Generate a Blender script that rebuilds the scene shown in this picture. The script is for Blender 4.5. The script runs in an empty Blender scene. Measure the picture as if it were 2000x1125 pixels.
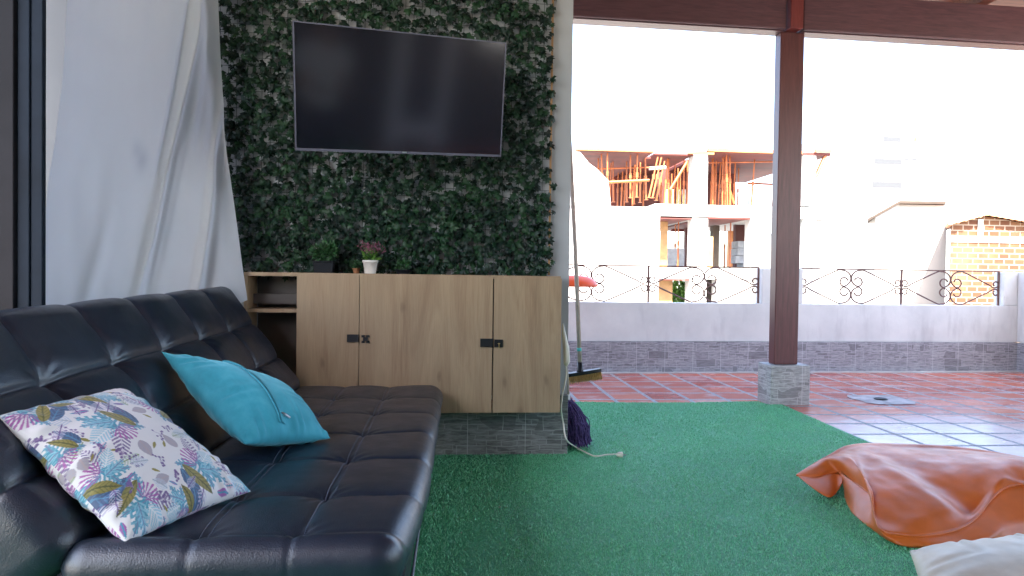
import bpy, bmesh, math, random
import numpy as np
from mathutils import Vector, Matrix, noise
random.seed(7); rng = np.random.default_rng(7)
SC = bpy.context.scene; COL = SC.collection
R = math.radians

# ------------------------------------------------------------------ camera
CAM_H, F = 0.95, 1333.0
cd = bpy.data.cameras.new('camera'); cam = bpy.data.objects.new('camera', cd); COL.objects.link(cam)
cd.sensor_width = 36.0; cd.lens = 36.0 * F / 2000.0; cd.clip_end = 2000.0; cd.clip_start = 0.05
ROT = Matrix.Rotation(R(-4.9), 4, 'Z') @ Matrix.Rotation(R(90 - 1.03), 4, 'X') @ Matrix.Rotation(0.014, 4, 'Z')
cam.matrix_world = Matrix.Translation((0, 0, CAM_H)) @ ROT
SC.camera = cam
SC.render.resolution_x, SC.render.resolution_y = 1024, 576

# ------------------------------------------------------------------ light
SUN_EL, SUN_AZ = R(50), R(12)      # sun behind the camera, slightly to the left
w = bpy.data.worlds.new('World'); SC.world = w; w.use_nodes = True
nt = w.node_tree; bgn = nt.nodes['Background']
sky = nt.nodes.new('ShaderNodeTexSky'); sky.sky_type = 'NISHITA'; sky.sun_disc = False
sky.sun_elevation = SUN_EL; sky.sun_rotation = R(180) + SUN_AZ
sky.air_density = 1.0; sky.dust_density = 2.5; sky.ozone_density = 1.0
nt.links.new(sky.outputs[0], bgn.inputs[0]); bgn.inputs[1].default_value = 0.15
sl = bpy.data.lights.new('sun', 'SUN'); sl.energy = 3.5; sl.angle = R(0.5); sl.color = (1, .94, .85)
so = bpy.data.objects.new('sun', sl); COL.objects.link(so)
toward = Vector((-math.sin(SUN_AZ) * math.cos(SUN_EL), -math.cos(SUN_AZ) * math.cos(SUN_EL), math.sin(SUN_EL)))
so.rotation_euler = toward.to_track_quat('Z', 'Y').to_euler(); so.location = (0, -5, 12)
SC.view_settings.view_transform = 'Standard'; SC.view_settings.look = 'None'
SC.view_settings.exposure = 3.15; SC.view_settings.gamma = 1.0

# ------------------------------------------------------------------ helpers
def ray(px, py):
    return ROT.to_3x3() @ Vector(((px - 1000) / F, -(py - 562.5) / F, -1.0))
def atY(px, py, Y):
    d = ray(px, py); return Vector((0, 0, CAM_H)) + d * (Y / d.y)
def atZ(px, py, Z):
    d = ray(px, py); return Vector((0, 0, CAM_H)) + d * ((Z - CAM_H) / d.z)
def link(o, parent=None, loc=None):
    COL.objects.link(o)
    if parent is not None: o.parent = parent
    return o
def smooth(me, on=True):
    me.polygons.foreach_set('use_smooth', [on] * len(me.polygons)); me.update()
def obj(name, bm, mat, parent=None, sm=False, bevel=0.0, origin=None):
    me = bpy.data.meshes.new(name)
    if origin is not None:
        bmesh.ops.translate(bm, verts=bm.verts, vec=-Vector(origin))
    bm.to_mesh(me); bm.free()
    for m in (mat if isinstance(mat, (list, tuple)) else [mat]): me.materials.append(m)
    if sm: smooth(me)
    o = bpy.data.objects.new(name, me); link(o, parent)
    if origin is not None: o.location = origin
    if bevel:
        b = o.modifiers.new('bevel', 'BEVEL'); b.width = bevel; b.segments = 2; b.limit_method = 'ANGLE'
    return o
def obj_np(name, V, Fc, mat, parent=None, sm=False):
    me = bpy.data.meshes.new(name); me.from_pydata([tuple(v) for v in V], [], Fc); me.update()
    me.materials.append(mat)
    if sm: smooth(me)
    return link(bpy.data.objects.new(name, me), parent)
def thing(name, label, cat, loc=(0, 0, 0), group=None, rz=0):
    o = bpy.data.objects.new(name, None); o.empty_display_size = .1
    o.location = loc; o.rotation_euler.z = rz; o['label'] = label; o['category'] = cat
    if group: o['group'] = group
    return link(o)
def tag(o, label, cat, group=None):
    o['label'] = label; o['category'] = cat
    if group: o['group'] = group
    return o
def struct(o): o['kind'] = 'structure'; return o
def box(bm, a, b, mi=0):
    x0, y0, z0 = a; x1, y1, z1 = b
    if x0 > x1: x0, x1 = x1, x0
    if y0 > y1: y0, y1 = y1, y0
    if z0 > z1: z0, z1 = z1, z0
    v = [bm.verts.new(p) for p in ((x0,y0,z0),(x1,y0,z0),(x1,y1,z0),(x0,y1,z0),(x0,y0,z1),(x1,y0,z1),(x1,y1,z1),(x0,y1,z1))]
    for f in ((3,2,1,0),(4,5,6,7),(0,1,5,4),(1,2,6,5),(2,3,7,6),(3,0,4,7)):
        bm.faces.new([v[i] for i in f]).material_index = mi
    return v
def B(*boxes):
    bm = bmesh.new()
    for a, b in boxes: box(bm, a, b)
    return bm
def tube(bm, pts, r, n=8, caps=True):
    pts = [Vector(p) for p in pts]; rr = r if isinstance(r, (list, tuple)) else [r] * len(pts)
    rings = []; up = Vector((0, 0, 1)); prev = None
    for i, p in enumerate(pts):
        t = (pts[min(i + 1, len(pts) - 1)] - pts[max(i - 1, 0)])
        if t.length < 1e-9: t = Vector((0, 0, 1))
        t.normalize()
        if prev is None:
            a = t.cross(up if abs(t.z) < .9 else Vector((1, 0, 0))).normalized()
        else:
            a = (prev - t * prev.dot(t)).normalized()
        prev = a; b = t.cross(a)
        rings.append([bm.verts.new(p + (a * math.cos(2*math.pi*k/n) + b * math.sin(2*math.pi*k/n)) * rr[i]) for k in range(n)])
    for i in range(len(rings) - 1):
        for k in range(n):
            bm.faces.new((rings[i][k], rings[i][(k+1) % n], rings[i+1][(k+1) % n], rings[i+1][k]))
    if caps:
        bm.faces.new(rings[0][::-1]); bm.faces.new(rings[-1])
    return bm
def lathe(bm, prof, c=(0, 0, 0), n=24):
    rings = [[bm.verts.new((c[0] + r*math.cos(2*math.pi*k/n), c[1] + r*math.sin(2*math.pi*k/n), c[2] + z)) for k in range(n)] for r, z in prof]
    for i in range(len(rings) - 1):
        for k in range(n):
            bm.faces.new((rings[i][k], rings[i][(k+1) % n], rings[i+1][(k+1) % n], rings[i+1][k]))
    bm.faces.new(rings[0][::-1]); bm.faces.new(rings[-1])
    return bm
def spline(pts, n=8):
    P = [Vector(p) for p in pts]; out = []
    for i in range(len(P) - 1):
        p0 = P[max(i-1, 0)]; p1 = P[i]; p2 = P[i+1]; p3 = P[min(i+2, len(P)-1)]
        for k in range(n):
            t = k / n
            out.append(.5*((2*p1) + (p2-p0)*t + (2*p0-5*p1+4*p2-p3)*t*t + (3*p1-p0-3*p2+p3)*t**3))
    out.append(P[-1]); return out

# ------------------------------------------------------------------ materials
class NT:
    def __init__(s, name):
        s.m = bpy.data.materials.new(name); s.m.use_nodes = True; s.t = s.m.node_tree
        s.b = s.t.nodes['Principled BSDF']; s.out = s.t.nodes['Material Output']
        s.tc = None
    def n(s, typ, **kw):
        nd = s.t.nodes.new(typ)
        for k, v in kw.items(): setattr(nd, k, v)
        return nd
    def l(s, a, b): s.t.links.new(a, b)
    def coord(s, kind='Object', scale=(1, 1, 1), rot=(0, 0, 0), loc=(0, 0, 0)):
        if s.tc is None: s.tc = s.n('ShaderNodeTexCoord')
        mp = s.n('ShaderNodeMapping'); mp.inputs['Scale'].default_value = scale
        mp.inputs['Rotation'].default_value = rot; mp.inputs['Location'].default_value = loc
        s.l(s.tc.outputs[kind], mp.inputs[0]); return mp.outputs[0]
    def world(s, scale=(1, 1, 1), rot=(0, 0, 0), loc=(0, 0, 0)):
        g = s.n('ShaderNodeNewGeometry')
        mp = s.n('ShaderNodeMapping'); mp.inputs['Scale'].default_value = scale
        mp.inputs['Rotation'].default_value = rot; mp.inputs['Location'].default_value = loc
        s.l(g.outputs['Position'], mp.inputs[0]); return mp.outputs[0]
    def noise(s, vec, scale, detail=4, rough=.55, dist=0.0):
        nd = s.n('ShaderNodeTexNoise'); nd.inputs['Scale'].default_value = scale
        nd.inputs['Detail'].default_value = detail; nd.inputs['Roughness'].default_value = rough
        nd.inputs['Distortion'].default_value = dist
        s.l(vec, nd.inputs['Vector']); return nd.outputs['Fac']
    def ramp(s, fac, stops):
        r = s.n('ShaderNodeValToRGB'); e = r.color_ramp.elements
        while len(e) < len(stops): e.new(.5)
        for el, (p, c) in zip(e, stops):
            el.position = p; el.color = (*c, 1) if len(c) == 3 else c
        s.l(fac, r.inputs[0]); return r.outputs[0]
    def mix(s, fac, a, b, mode='MIX'):
        m = s.n('ShaderNodeMix', data_type='RGBA', blend_type=mode)
        for sock, v in ((m.inputs[0], fac), (m.inputs[6], a), (m.inputs[7], b)):
            if isinstance(v, (int, float)): sock.default_value = v
            elif isinstance(v, tuple): sock.default_value = (*v, 1)
            else: s.l(v, sock)
        return m.outputs[2]
    def math(s, op, a, b=0.0):
        m = s.n('ShaderNodeMath', operation=op)
        for sock, v in ((m.inputs[0], a), (m.inputs[1], b)):
            if isinstance(v, (int, float)): sock.default_value = v
            else: s.l(v, sock)
        return m.outputs[0]
    def bump(s, h, strength=.3, dist=.01):
        b = s.n('ShaderNodeBump'); b.inputs['Strength'].default_value = strength
        b.inputs['Distance'].default_value = dist; s.l(h, b.inputs['Height']); s.l(b.outputs[0], s.b.inputs['Normal'])
    def base(s, c):
        if isinstance(c, tuple): s.b.inputs['Base Color'].default_value = (*c, 1)
        else: s.l(c, s.b.inputs['Base Color'])
    def rough(s, r):
        if isinstance(r, (int, float)): s.b.inputs['Roughness'].default_value = r
        else: s.l(r, s.b.inputs['Roughness'])
def plain(name, c, rough=.6, var=.12, scale=12, bump=.1, metal=0.0, dist=.004, spec=None):
    n = NT(name); v = n.coord(); f = n.noise(v, scale, 5)
    lo = tuple(x*(1-var) for x in c); hi = tuple(min(1, x*(1+var)) for x in c)
    n.base(n.ramp(f, [(.3, lo), (.7, hi)])); n.rough(rough); n.b.inputs['Metallic'].default_value = metal
    if spec is not None: n.b.inputs['Specular IOR Level'].default_value = spec
    if bump: n.bump(n.noise(v, scale*6, 4), bump, dist)
    return n.m
M = {}
M['white_paint'] = plain('white_paint', (.36, .37, .38), .7, .05, 3, .15)
M['concrete_white'] = plain('bright_render', (.46, .445, .42), .85, .06, .6, .1)
M['concrete'] = plain('concrete', (.42, .41, .40), .85, .2, 3, .3)
M['dark_metal'] = plain('navy_metal', (.009, .015, .026), .6, .25, 5, .05, spec=.12)
M['panel_metal'] = plain('door_metal', (.012, .0115, .015), .6, .4, 2, .05, spec=.15)
M['black'] = plain('black_plastic', (.012, .012, .014), .4, .1, 20, .05)
M['bezel'] = plain('glossy_bezel', (.10, .10, .13), .25, .1, 20, 0)
M['wire'] = plain('wire', (.02, .03, .03), .5, .2, 20, 0)
M['iron'] = plain('rusty_iron', (.11, .05, .042), .55, .4, 30, .2)
M['cream_plastic'] = plain('cream_plastic', (.70, .66, .54), .4, .05, 20, 0)
M['steel'] = plain('steel', (.6, .6, .6), .3, .05, 20, 0, 1.0)
M['brass'] = plain('brass', (.8, .6, .25), .3, .05, 20, 0, 1.0)
M['orange_pole'] = plain('orange_pole', (.36, .095, .022), .5, .3, 3, .1)
M['form_wood'] = plain('form_wood', (.42, .16, .05), .7, .3, 2, .1)
M['plywood'] = plain('plywood', (.36, .20, .085), .7, .25, 2, .1)
M['roof_edge'] = plain('roof_edge', (.045, .03, .02), .7, .2, 4, .1)
M['terracotta_roof'] = plain('terracotta_roof', (.45, .22, .12), .8, .3, 4, .2)
M['block_grey'] = plain('block_grey', (.33, .34, .36), .9, .2, 4, .2)
M['window_grey'] = plain('window_grey', (.20, .21, .23), .3, .1, 4, 0)
M['bark'] = plain('bark', (.08, .05, .03), .9, .3, 30, .4)
M['orange_plastic'] = plain('orange_plastic', (.85, .10, .025), .35, .08, 10, 0)
M['bristle'] = plain('bristle', (.62, .40, .14), .7, .3, 60, .2)
M['bristle_end'] = plain('bristle_end', (.65, .22, .10), .7, .3, 60, .2)
M['broom_pole'] = plain('broom_pole', (.55, .42, .34), .45, .15, 20, .05)
M['teal_tape'] = plain('teal_tape', (.10, .55, .50), .4, .1, 20, 0)
M['mop'] = plain('mop_strands', (.085, .050, .17), .8, .6, 90, .4)
M['pot_white'] = plain('pot_white', (.72, .66, .60), .5, .12, 25, .1)
M['pot_dark'] = plain('pot_dark', (.008, .010, .014), .6, .1, 20, .1, spec=.2)
M['pot_terra'] = plain('pot_terra', (.30, .13, .06), .7, .1, 20, .1)
M['flower'] = plain('flower_pink', (.26, .08, .13), .6, .3, 60, 0)
M['leaf_bright'] = plain('leaf_bright', (.10, .34, .05), .5, .4, 60, 0)
M['leaf_moss'] = plain('leaf_moss', (.03, .09, .03), .6, .4, 60, 0)
M['city_ground'] = plain('city_ground', (.30, .28, .25), .9, .2, .2, .1)

def mat_leaf():
    n = NT('ivy_leaf'); at = n.n('ShaderNodeAttribute', attribute_name='tint')
    f = at.outputs['Fac']
    n.base(n.ramp(f, [(0, (.002, .009, .006)), (.5, (.005, .022, .011)), (1, (.015, .050, .018))]))
    n.rough(.45); n.b.inputs['Specular IOR Level'].default_value = .3
    n.bump(n.noise(n.coord(), 260, 2), .25, .002); return n.m
M['ivy'] = mat_leaf()
def mat_foliage(name, a, b):
    n = NT(name); at = n.n('ShaderNodeAttribute', attribute_name='tint')
    n.base(n.ramp(at.outputs['Fac'], [(0, a), (1, b)])); n.rough(.5); return n.m
M['foliage'] = mat_foliage('foliage', (.03, .10, .015), (.16, .32, .05))

def mat_leather(name, c, rough, grain=420, bump=.35, spec=None):
    n = NT(name); v = n.coord()
    big = n.noise(v, 5, 4); n.base(n.ramp(big, [(.3, tuple(x*.8 for x in c)), (.7, tuple(x*1.2 for x in c))]))
    n.rough(n.ramp(n.noise(v, 14, 5), [(.3, (rough*.85,)*3), (.7, (rough*1.2,)*3)]))
    h = n.math('ADD', n.math('MULTIPLY', n.noise(v, grain, 2), .7), n.math('MULTIPLY', n.noise(v, 45, 4), .6))
    if spec: n.b.inputs['Specular IOR Level'].default_value = spec
    n.bump(h, bump, .002); return n.m
M['leather'] = mat_leather('black_leather', (.013, .021, .037), .34, 330, .5, spec=.8)
M['thread'] = plain('thread', (.13, .15, .21), .6, .1, 50, 0)
M['orange_leather'] = mat_leather('orange_leather', (.60, .135, .020), .42, 500, .12)
M['cream_leather'] = mat_leather('cream_leather', (.62, .53, .40), .5, 500, .12)

def mat_velvet():
    n = NT('teal_velvet'); v = n.coord(scale=(1, 1, .35)); f = n.noise(v, 22, 5, .6, .2)
    n.base(n.ramp(f, [(.25, (.020, .28, .36)), (.52, (.035, .37, .47)), (.8, (.075, .45, .54))]))
    n.rough(.75); n.b.inputs['Sheen Weight'].default_value = .6; n.b.inputs['Sheen Tint'].default_value = (.4, .85, .95, 1)
    n.bump(n.noise(v, 300, 3), .2, .001); return n.m
M['velvet'] = mat_velvet()
def mat_print():
    n = NT('printed_fabric'); at = n.n('ShaderNodeAttribute', attribute_name='print')
    n.base(at.outputs['Color']); n.rough(.6); n.b.inputs['Sheen Weight'].default_value = .2
    n.bump(n.noise(n.coord(), 500, 2), .1, .001); return n.m
M['print'] = mat_print()

def mat_oak():
    n = NT('oak_veneer'); v = n.world(scale=(5.0, 1, .55))
    base = n.noise(v, 1.5, 6, .6, 1.3)
    fine = n.noise(n.world(scale=(60, 20, 1.6)), 6, 6, .65, .3)
    plank = n.noise(n.world(scale=(6.5, .01, .01)), 1.0, 1)
    c = n.ramp(base, [(.25, (.205, .122, .066)), (.42, (.32, .212, .122)), (.58, (.40, .282, .166)), (.75, (.265, .168, .094))])
    c = n.mix(.35, c, n.ramp(fine, [(.3, (.30, .20, .13)), (.7, (.58, .45, .31))]), 'MULTIPLY') if False else n.mix(n.math('MULTIPLY', n.ramp(fine, [(.35, (1,)*3), (.6, (0,)*3)]), .28), c, (.125, .078, .047))
    c = n.mix(n.math('MULTIPLY', n.ramp(plank, [(.4, (0,)*3), (.6, (1,)*3)]), .35), c, (.30, .215, .13))
    # knots
    vor = n.n('ShaderNodeTexVoronoi', voronoi_dimensions='2D'); vor.inputs['Scale'].default_value = 1.0
    dv = n.world(scale=(4.6, 1, 2.1), loc=(.37, 0, .21)); sp = n.n('ShaderNodeSeparateXYZ'); n.l(dv, sp.inputs[0])
    kc = n.n('ShaderNodeCombineXYZ'); n.l(n.math('ADD', sp.outputs[0], n.math('MULTIPLY', n.noise(n.world(scale=(9, 1, 5)), 2, 3), .12)), kc.inputs[0]); n.l(sp.outputs[2], kc.inputs[1]); n.l(kc.outputs[0], vor.inputs['Vector'])
    k = n.ramp(vor.outputs['Distance'], [(.0, (1,)*3), (.035, (.75,)*3), (.07, (.28,)*3), (.20, (0,)*3)])
    c = n.mix(n.math('MULTIPLY', k, .5), c, (.085, .045, .025))
    n.base(c); n.rough(.5); n.bump(fine, .12, .002); return n.m
M['oak'] = mat_oak()
M['cab_inside'] = plain('cabinet_inside', (.085, .072, .065), .6, .1, 5, .05)
def mat_redwood(name='red_wood', c0=(.085, .040, .046), c1=(.15, .068, .072), rough=.42, sc=(4, 40, 40)):
    n = NT(name); f = n.noise(n.world(scale=sc), 1.5, 6, .6, .5)
    n.base(n.ramp(f, [(.3, c0), (.7, c1)])); n.rough(rough); n.bump(f, .15, .003); return n.m
M['beam'] = mat_redwood()
M['post'] = mat_redwood('red_wood_post', (.090, .028, .026), (.155, .050, .046), .36, (40, 40, 3))
M['red_block'] = mat_redwood('red_wood_block', (.16, .03, .025), (.24, .05, .04), .4, (30, 30, 4))
M['ceiling_wood'] = mat_redwood('ceiling_wood', (.10, .035, .02), (.24, .09, .05), .6, (3, 30, 30))
def mat_formwork():
    n = NT('formwork_planks'); b = n.n('ShaderNodeTexBrick'); b.offset = .4
    n.l(n.world(), b.inputs['Vector'])
    for k, v in (('Scale', 1.0), ('Mortar Size', .02), ('Brick Width', 2.4), ('Row Height', .55)): b.inputs[k].default_value = v
    b.inputs['Color1'].default_value = (.13, .022, .015, 1); b.inputs['Color2'].default_value = (.07, .016, .012, 1); b.inputs['Mortar'].default_value = (.08, .03, .03, 1)
    n.base(b.outputs['Color']); n.rough(.7); return n.m
M['formwork'] = mat_formwork()

def mat_stone(name='stone_band', dark=(.07, .073, .072), light=(.30, .305, .295)):
    n = NT(name)
    v0 = n.world(); dn = n.n('ShaderNodeTexNoise'); dn.inputs['Scale'].default_value = 5; n.l(v0, dn.inputs['Vector'])
    cmb = n.n('ShaderNodeSeparateXYZ'); n.l(v0, cmb.inputs[0])
    xy = n.math('ADD', cmb.outputs[0], cmb.outputs[1]); cb = n.n('ShaderNodeCombineXYZ'); n.l(xy, cb.inputs[0]); n.l(cmb.outputs[2], cb.inputs[1])
    bs = []
    for (bw, rh, off) in ((.21, .075, .37), (.11, .026, .61)):
        b = n.n('ShaderNodeTexBrick'); b.offset = off; b.squash = .7; b.squash_frequency = 3; n.l(cb.outputs[0], b.inputs['Vector'])
        for k, v in (('Scale', 1.0), ('Mortar Size', .0022), ('Mortar Smooth', .3), ('Brick Width', bw), ('Row Height', rh)): b.inputs[k].default_value = v
        b.inputs['Color1'].default_value = (0, 0, 0, 1); b.inputs['Color2'].default_value = (1, 1, 1, 1); b.inputs['Mortar'].default_value = (.5, .5, .5, 1)
        bs.append(b)
    dn2 = n.n('ShaderNodeMix', data_type='VECTOR'); dn2.inputs[0].default_value = .035; n.l(cb.outputs[0], dn2.inputs[4]); n.l(dn.outputs['Color'], dn2.inputs[5])
    for b in bs: n.l(dn2.outputs[1], b.inputs['Vector'])
    sel = n.ramp(n.noise(cb.outputs[0], 4.5, 1), [(.5, (0,)*3), (.52, (1,)*3)])
    tone = n.mix(sel, bs[0].outputs['Color'], bs[1].outputs['Color'])
    mort = n.mix(sel, bs[0].outputs['Fac'], bs[1].outputs['Fac'])
    streak = n.noise(n.world(scale=(9, 9, 55)), 1.6, 6, .65, .6)
    c = n.mix(n.math('MULTIPLY', tone, .6), dark, light)
    c = n.mix(.62, c, n.ramp(streak, [(.36, dark), (.60, light)]))
    pick = n.ramp(tone, [(.80, (0,)*3), (.86, (1,)*3)]); c = n.mix(n.math('MULTIPLY', pick, .5), c, tuple(x*.55 for x in dark))
    c = n.mix(n.math('MULTIPLY', mort, .6), c, tuple(x*1.15 for x in light))
    # large tile joints
    t = n.n('ShaderNodeTexBrick'); t.offset = 0; n.l(cb.outputs[0], t.inputs['Vector'])
    for k, v in (('Scale', 1.0), ('Mortar Size', .0022), ('Brick Width', .303), ('Row Height', 5.0)): t.inputs[k].default_value = v
    c = n.mix(n.math('MULTIPLY', t.outputs['Fac'], .6), c, tuple(min(.8, x*1.5) for x in light))
    n.base(c); n.rough(.6)
    n.bump(n.math('SUBTRACT', n.math('ADD', n.math('MULTIPLY', streak, .6), n.math('MULTIPLY', tone, .4)), mort), .5, .006); return n.m
M['stone'] = mat_stone()
M['stone_mid'] = mat_stone('stone_plinth', (.20, .195, .19), (.60, .59, .575)); M['stone_far'] = mat_stone('stone_band_pale', (.15, .15, .17), (.45, .455, .49))

def mat_tile():
    n = NT('terracotta_tiles'); b = n.n('ShaderNodeTexBrick'); b.offset = 0
    n.l(n.world(loc=(TILE_OX, TILE_OY, 0)), b.inputs['Vector'])
    for k, v in (('Scale', 1.0), ('Mortar Size', .016), ('Mortar Smooth', .1), ('Brick Width', TILE), ('Row Height', TILE)): b.inputs[k].default_value = v
    b.inputs['Color1'].default_value = (.42, .072, .045, 1); b.inputs['Color2'].default_value = (.62, .16, .085, 1); b.inputs['Mortar'].default_value = (.5, .5, .5, 1)
    wear = n.noise(n.world(scale=(1.6, 4.5, 1)), 2.0, 6, .62, .4)
    c = n.mix(n.math('MULTIPLY', n.ramp(wear, [(.52, (0,)*3), (.66, (1,)*3)]), .6), b.outputs['Color'], (.68, .60, .58))
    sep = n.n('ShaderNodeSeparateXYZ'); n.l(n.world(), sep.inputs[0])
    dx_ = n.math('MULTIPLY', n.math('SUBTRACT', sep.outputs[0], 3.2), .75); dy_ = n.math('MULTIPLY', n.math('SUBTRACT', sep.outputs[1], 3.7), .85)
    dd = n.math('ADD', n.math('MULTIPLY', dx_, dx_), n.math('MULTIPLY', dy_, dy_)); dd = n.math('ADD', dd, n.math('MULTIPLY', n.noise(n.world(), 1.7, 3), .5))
    c = n.mix(n.math('MULTIPLY', n.ramp(dd, [(.45, (1,)*3), (.95, (0,)*3)]), .72), c, (.74, .68, .66))  # bright sky reflection painted into the tile colour as a pale patch
    grout = n.ramp(n.noise(n.world(), 60, 3), [(.35, (.18, .175, .175)), (.65, (.42, .41, .41))])
    c = n.mix(b.outputs['Fac'], c, grout)
    n.base(c)
    wet = n.noise(n.world(scale=(1, 1, 1)), 1.1, 5, .6)
    r = n.mix(b.outputs['Fac'], n.ramp(wet, [(.3, (.13,)*3), (.7, (.30,)*3)]), (.8, .8, .8)); n.rough(r)
    n.b.inputs['IOR'].default_value = 1.5; n.b.inputs['Coat Weight'].default_value = 0
    h = n.math('ADD', n.math('MULTIPLY', n.math('SUBTRACT', 1.0, b.outputs['Fac']), .8), n.math('MULTIPLY', n.noise(n.world(), 7, 3), .5))
    n.bump(h, .25, .004); return n.m
TILE = .298; _nd = atZ(1774, 827, 0)
TILE_OX = -(_nd.x % TILE); TILE_OY = -(_nd.y % TILE)
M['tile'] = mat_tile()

def mat_turf():
    n = NT('turf'); v = n.world()
    f = n.noise(v, 180, 4, .7); g = n.noise(v, 2.2, 4)
    c = n.ramp(f, [(.3, (.014, .16, .05)), (.55, (.04, .33, .12)), (.8, (.08, .46, .20))])
    c = n.mix(n.math('MULTIPLY', n.ramp(g, [(.35, (0,)*3), (.7, (1,)*3)]), .4), c, (.03, .16, .085))
    n.base(c); n.rough(.6); n.bump(f, .5, .006); return n.m
M['turf'] = mat_turf()
def mat_blade():
    n = NT('turf_blade'); v = n.world(); f = n.noise(v, 90, 3, .7); g = n.noise(v, 1.6, 4)
    c = n.ramp(f, [(.25, (.065, .42, .15)), (.5, (.17, .62, .29)), (.8, (.40, .80, .52))])
    c = n.mix(n.math('MULTIPLY', n.ramp(g, [(.4, (0,)*3), (.65, (1,)*3)]), .45), c, (.16, .56, .33))
    n.base(c); n.rough(.38); n.b.inputs['Specular IOR Level'].default_value = .8; n.b.inputs['Sheen Weight'].default_value = 1.0; n.b.inputs['Sheen Roughness'].default_value = .35; return n.m
M['blade'] = mat_blade()

def mat_curtain():
    n = NT('curtain_sheet'); v = n.coord()
    f = n.noise(v, 3.5, 5)
    # dirty smudges at fixed spots
    c = n.ramp(f, [(.3, (.55, .57, .59)), (.7, (.62, .635, .65))])
    s = n.noise(n.coord(scale=(1, 1, 1)), 9, 5, .6)
    n.base(c); n.rough(.55)
    tr = n.n('ShaderNodeBsdfTranslucent'); tr.inputs[0].default_value = (.76, .79, .83, 1)
    mx = n.n('ShaderNodeMixShader'); mx.inputs[0].default_value = .42
    n.l(n.b.outputs[0], mx.inputs[1]); n.l(tr.outputs[0], mx.inputs[2]); n.l(mx.outputs[0], n.out.inputs[0])
    at = n.n('ShaderNodeAttribute', attribute_name='smudge')
    c2 = n.mix(at.outputs['Fac'], c, (.30, .33, .38)); n.base(c2)
    n.bump(n.noise(v, 260, 2), .18, .001); return n.m
M['curtain'] = mat_curtain()
def mat_screen():
    n = NT('tv_screen'); n.base((.006, .006, .010)); n.rough(.12); n.b.inputs['IOR'].default_value = 1.75; return n.m
M['screen'] = mat_screen()
def mat_brick():
    n = NT('orange_brick'); b = n.n('ShaderNodeTexBrick')
    sx = n.n('ShaderNodeSeparateXYZ'); n.l(n.world(), sx.inputs[0]); cb = n.n('ShaderNodeCombineXYZ')
    n.l(n.math('ADD', sx.outputs[0], sx.outputs[1]), cb.inputs[0]); n.l(sx.outputs[2], cb.inputs[1]); n.l(cb.outputs[0], b.inputs['Vector'])
    for k, v in (('Scale', 1.0), ('Mortar Size', .018), ('Brick Width', .33), ('Row Height', .165)): b.inputs[k].default_value = v
    b.inputs['Color1'].default_value = (.085, .027, .009, 1); b.inputs['Color2'].default_value = (.13, .055, .020, 1); b.inputs['Mortar'].default_value = (.26, .20, .15, 1)
    c = n.mix(n.ramp(n.noise(n.world(), .7, 4), [(.52, (0,)*3), (.75, (1,)*3)]), b.outputs['Color'], (.15, .085, .045))
    n.base(c); n.rough(.85); return n.m
M['brick'] = mat_brick()
def mat_stucco():
    n = NT('rough_stucco'); v = n.world(); f = n.noise(n.world(scale=(1, 8, 30)), 2, 5, .7)
    n.base(n.ramp(f, [(.3, (.30, .29, .33)), (.7, (.60, .58, .62))])); n.rough(.9); n.bump(f, .8, .03); return n.m
M['stucco'] = mat_stucco()
def mat_parapet():
    n = NT('parapet_plaster'); f = n.noise(n.world(), 2.5, 6, .6); g = n.noise(n.world(scale=(1, 1, .25)), 6, 5, .6)
    c = n.ramp(f, [(.3, (.57, .58, .575)), (.7, (.71, .715, .70))])
    c = n.mix(n.math('MULTIPLY', n.ramp(g, [(.54, (0,)*3), (.72, (1,)*3)]), .5), c, (.40, .40, .41))
    n.base(c); n.rough(.8); n.bump(n.noise(n.world(), 30, 5), .3, .004); return n.m
M['parapet'] = mat_parapet()

# ------------------------------------------------------------------ setting: ground, floors
def plane(name, x0, y0, x1, y1, z, mat):
    bm = bmesh.new(); bm.faces.new([bm.verts.new(p) for p in ((x0,y0,z),(x1,y0,z),(x1,y1,z),(x0,y1,z))]); return obj(name, bm, mat)
struct(plane('ground', -600, -600, 600, 900, -6.5, M['city_ground']))
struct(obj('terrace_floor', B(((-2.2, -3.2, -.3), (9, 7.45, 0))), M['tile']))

# roof over the room
roof = thing('veranda_roof', 'dark red-brown timber roof with planks and rafters over the terrace', 'roof', (2, 1, 3.2))
def PR(o, p):      # parent keeping world placement (parents are unrotated empties)
    o.parent = p; o.location = Vector(o.location) - Vector(p.location); return o
PR(obj('ceiling', B(((-2.6, -5.4, 3.22), (6.6, 5.45, 3.30))), M['ceiling_wood']), roof)
for x in (-2.0, -1.0, 0, 1.0, 2.02, 3.0, 4.0, 5.0, 6.0):
    PR(obj('rafter', B(((x, -5.3, 3.10), (x + .09, 5.4, 3.22))), M['ceiling_wood']), roof)

# far group is turned two degrees about the vertical through the pillar
FG = Matrix.Translation((2.6, 5.15, 0)) @ Matrix.Rotation(R(2.0), 4, 'Z') @ Matrix.Translation((-2.6, -5.15, 0))
def rot_fg(o):
    o.matrix_world = FG @ Matrix.Translation(o.location); return o
FGi = FG.inverted()
def fgY(px, py, Y):        # point on far-group plane y = Y in far-group coordinates
    o = FGi @ Vector((0, 0, CAM_H)); d = FGi.to_3x3() @ ray(px, py)
    return o + d * ((Y - o.y) / d.y)
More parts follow.
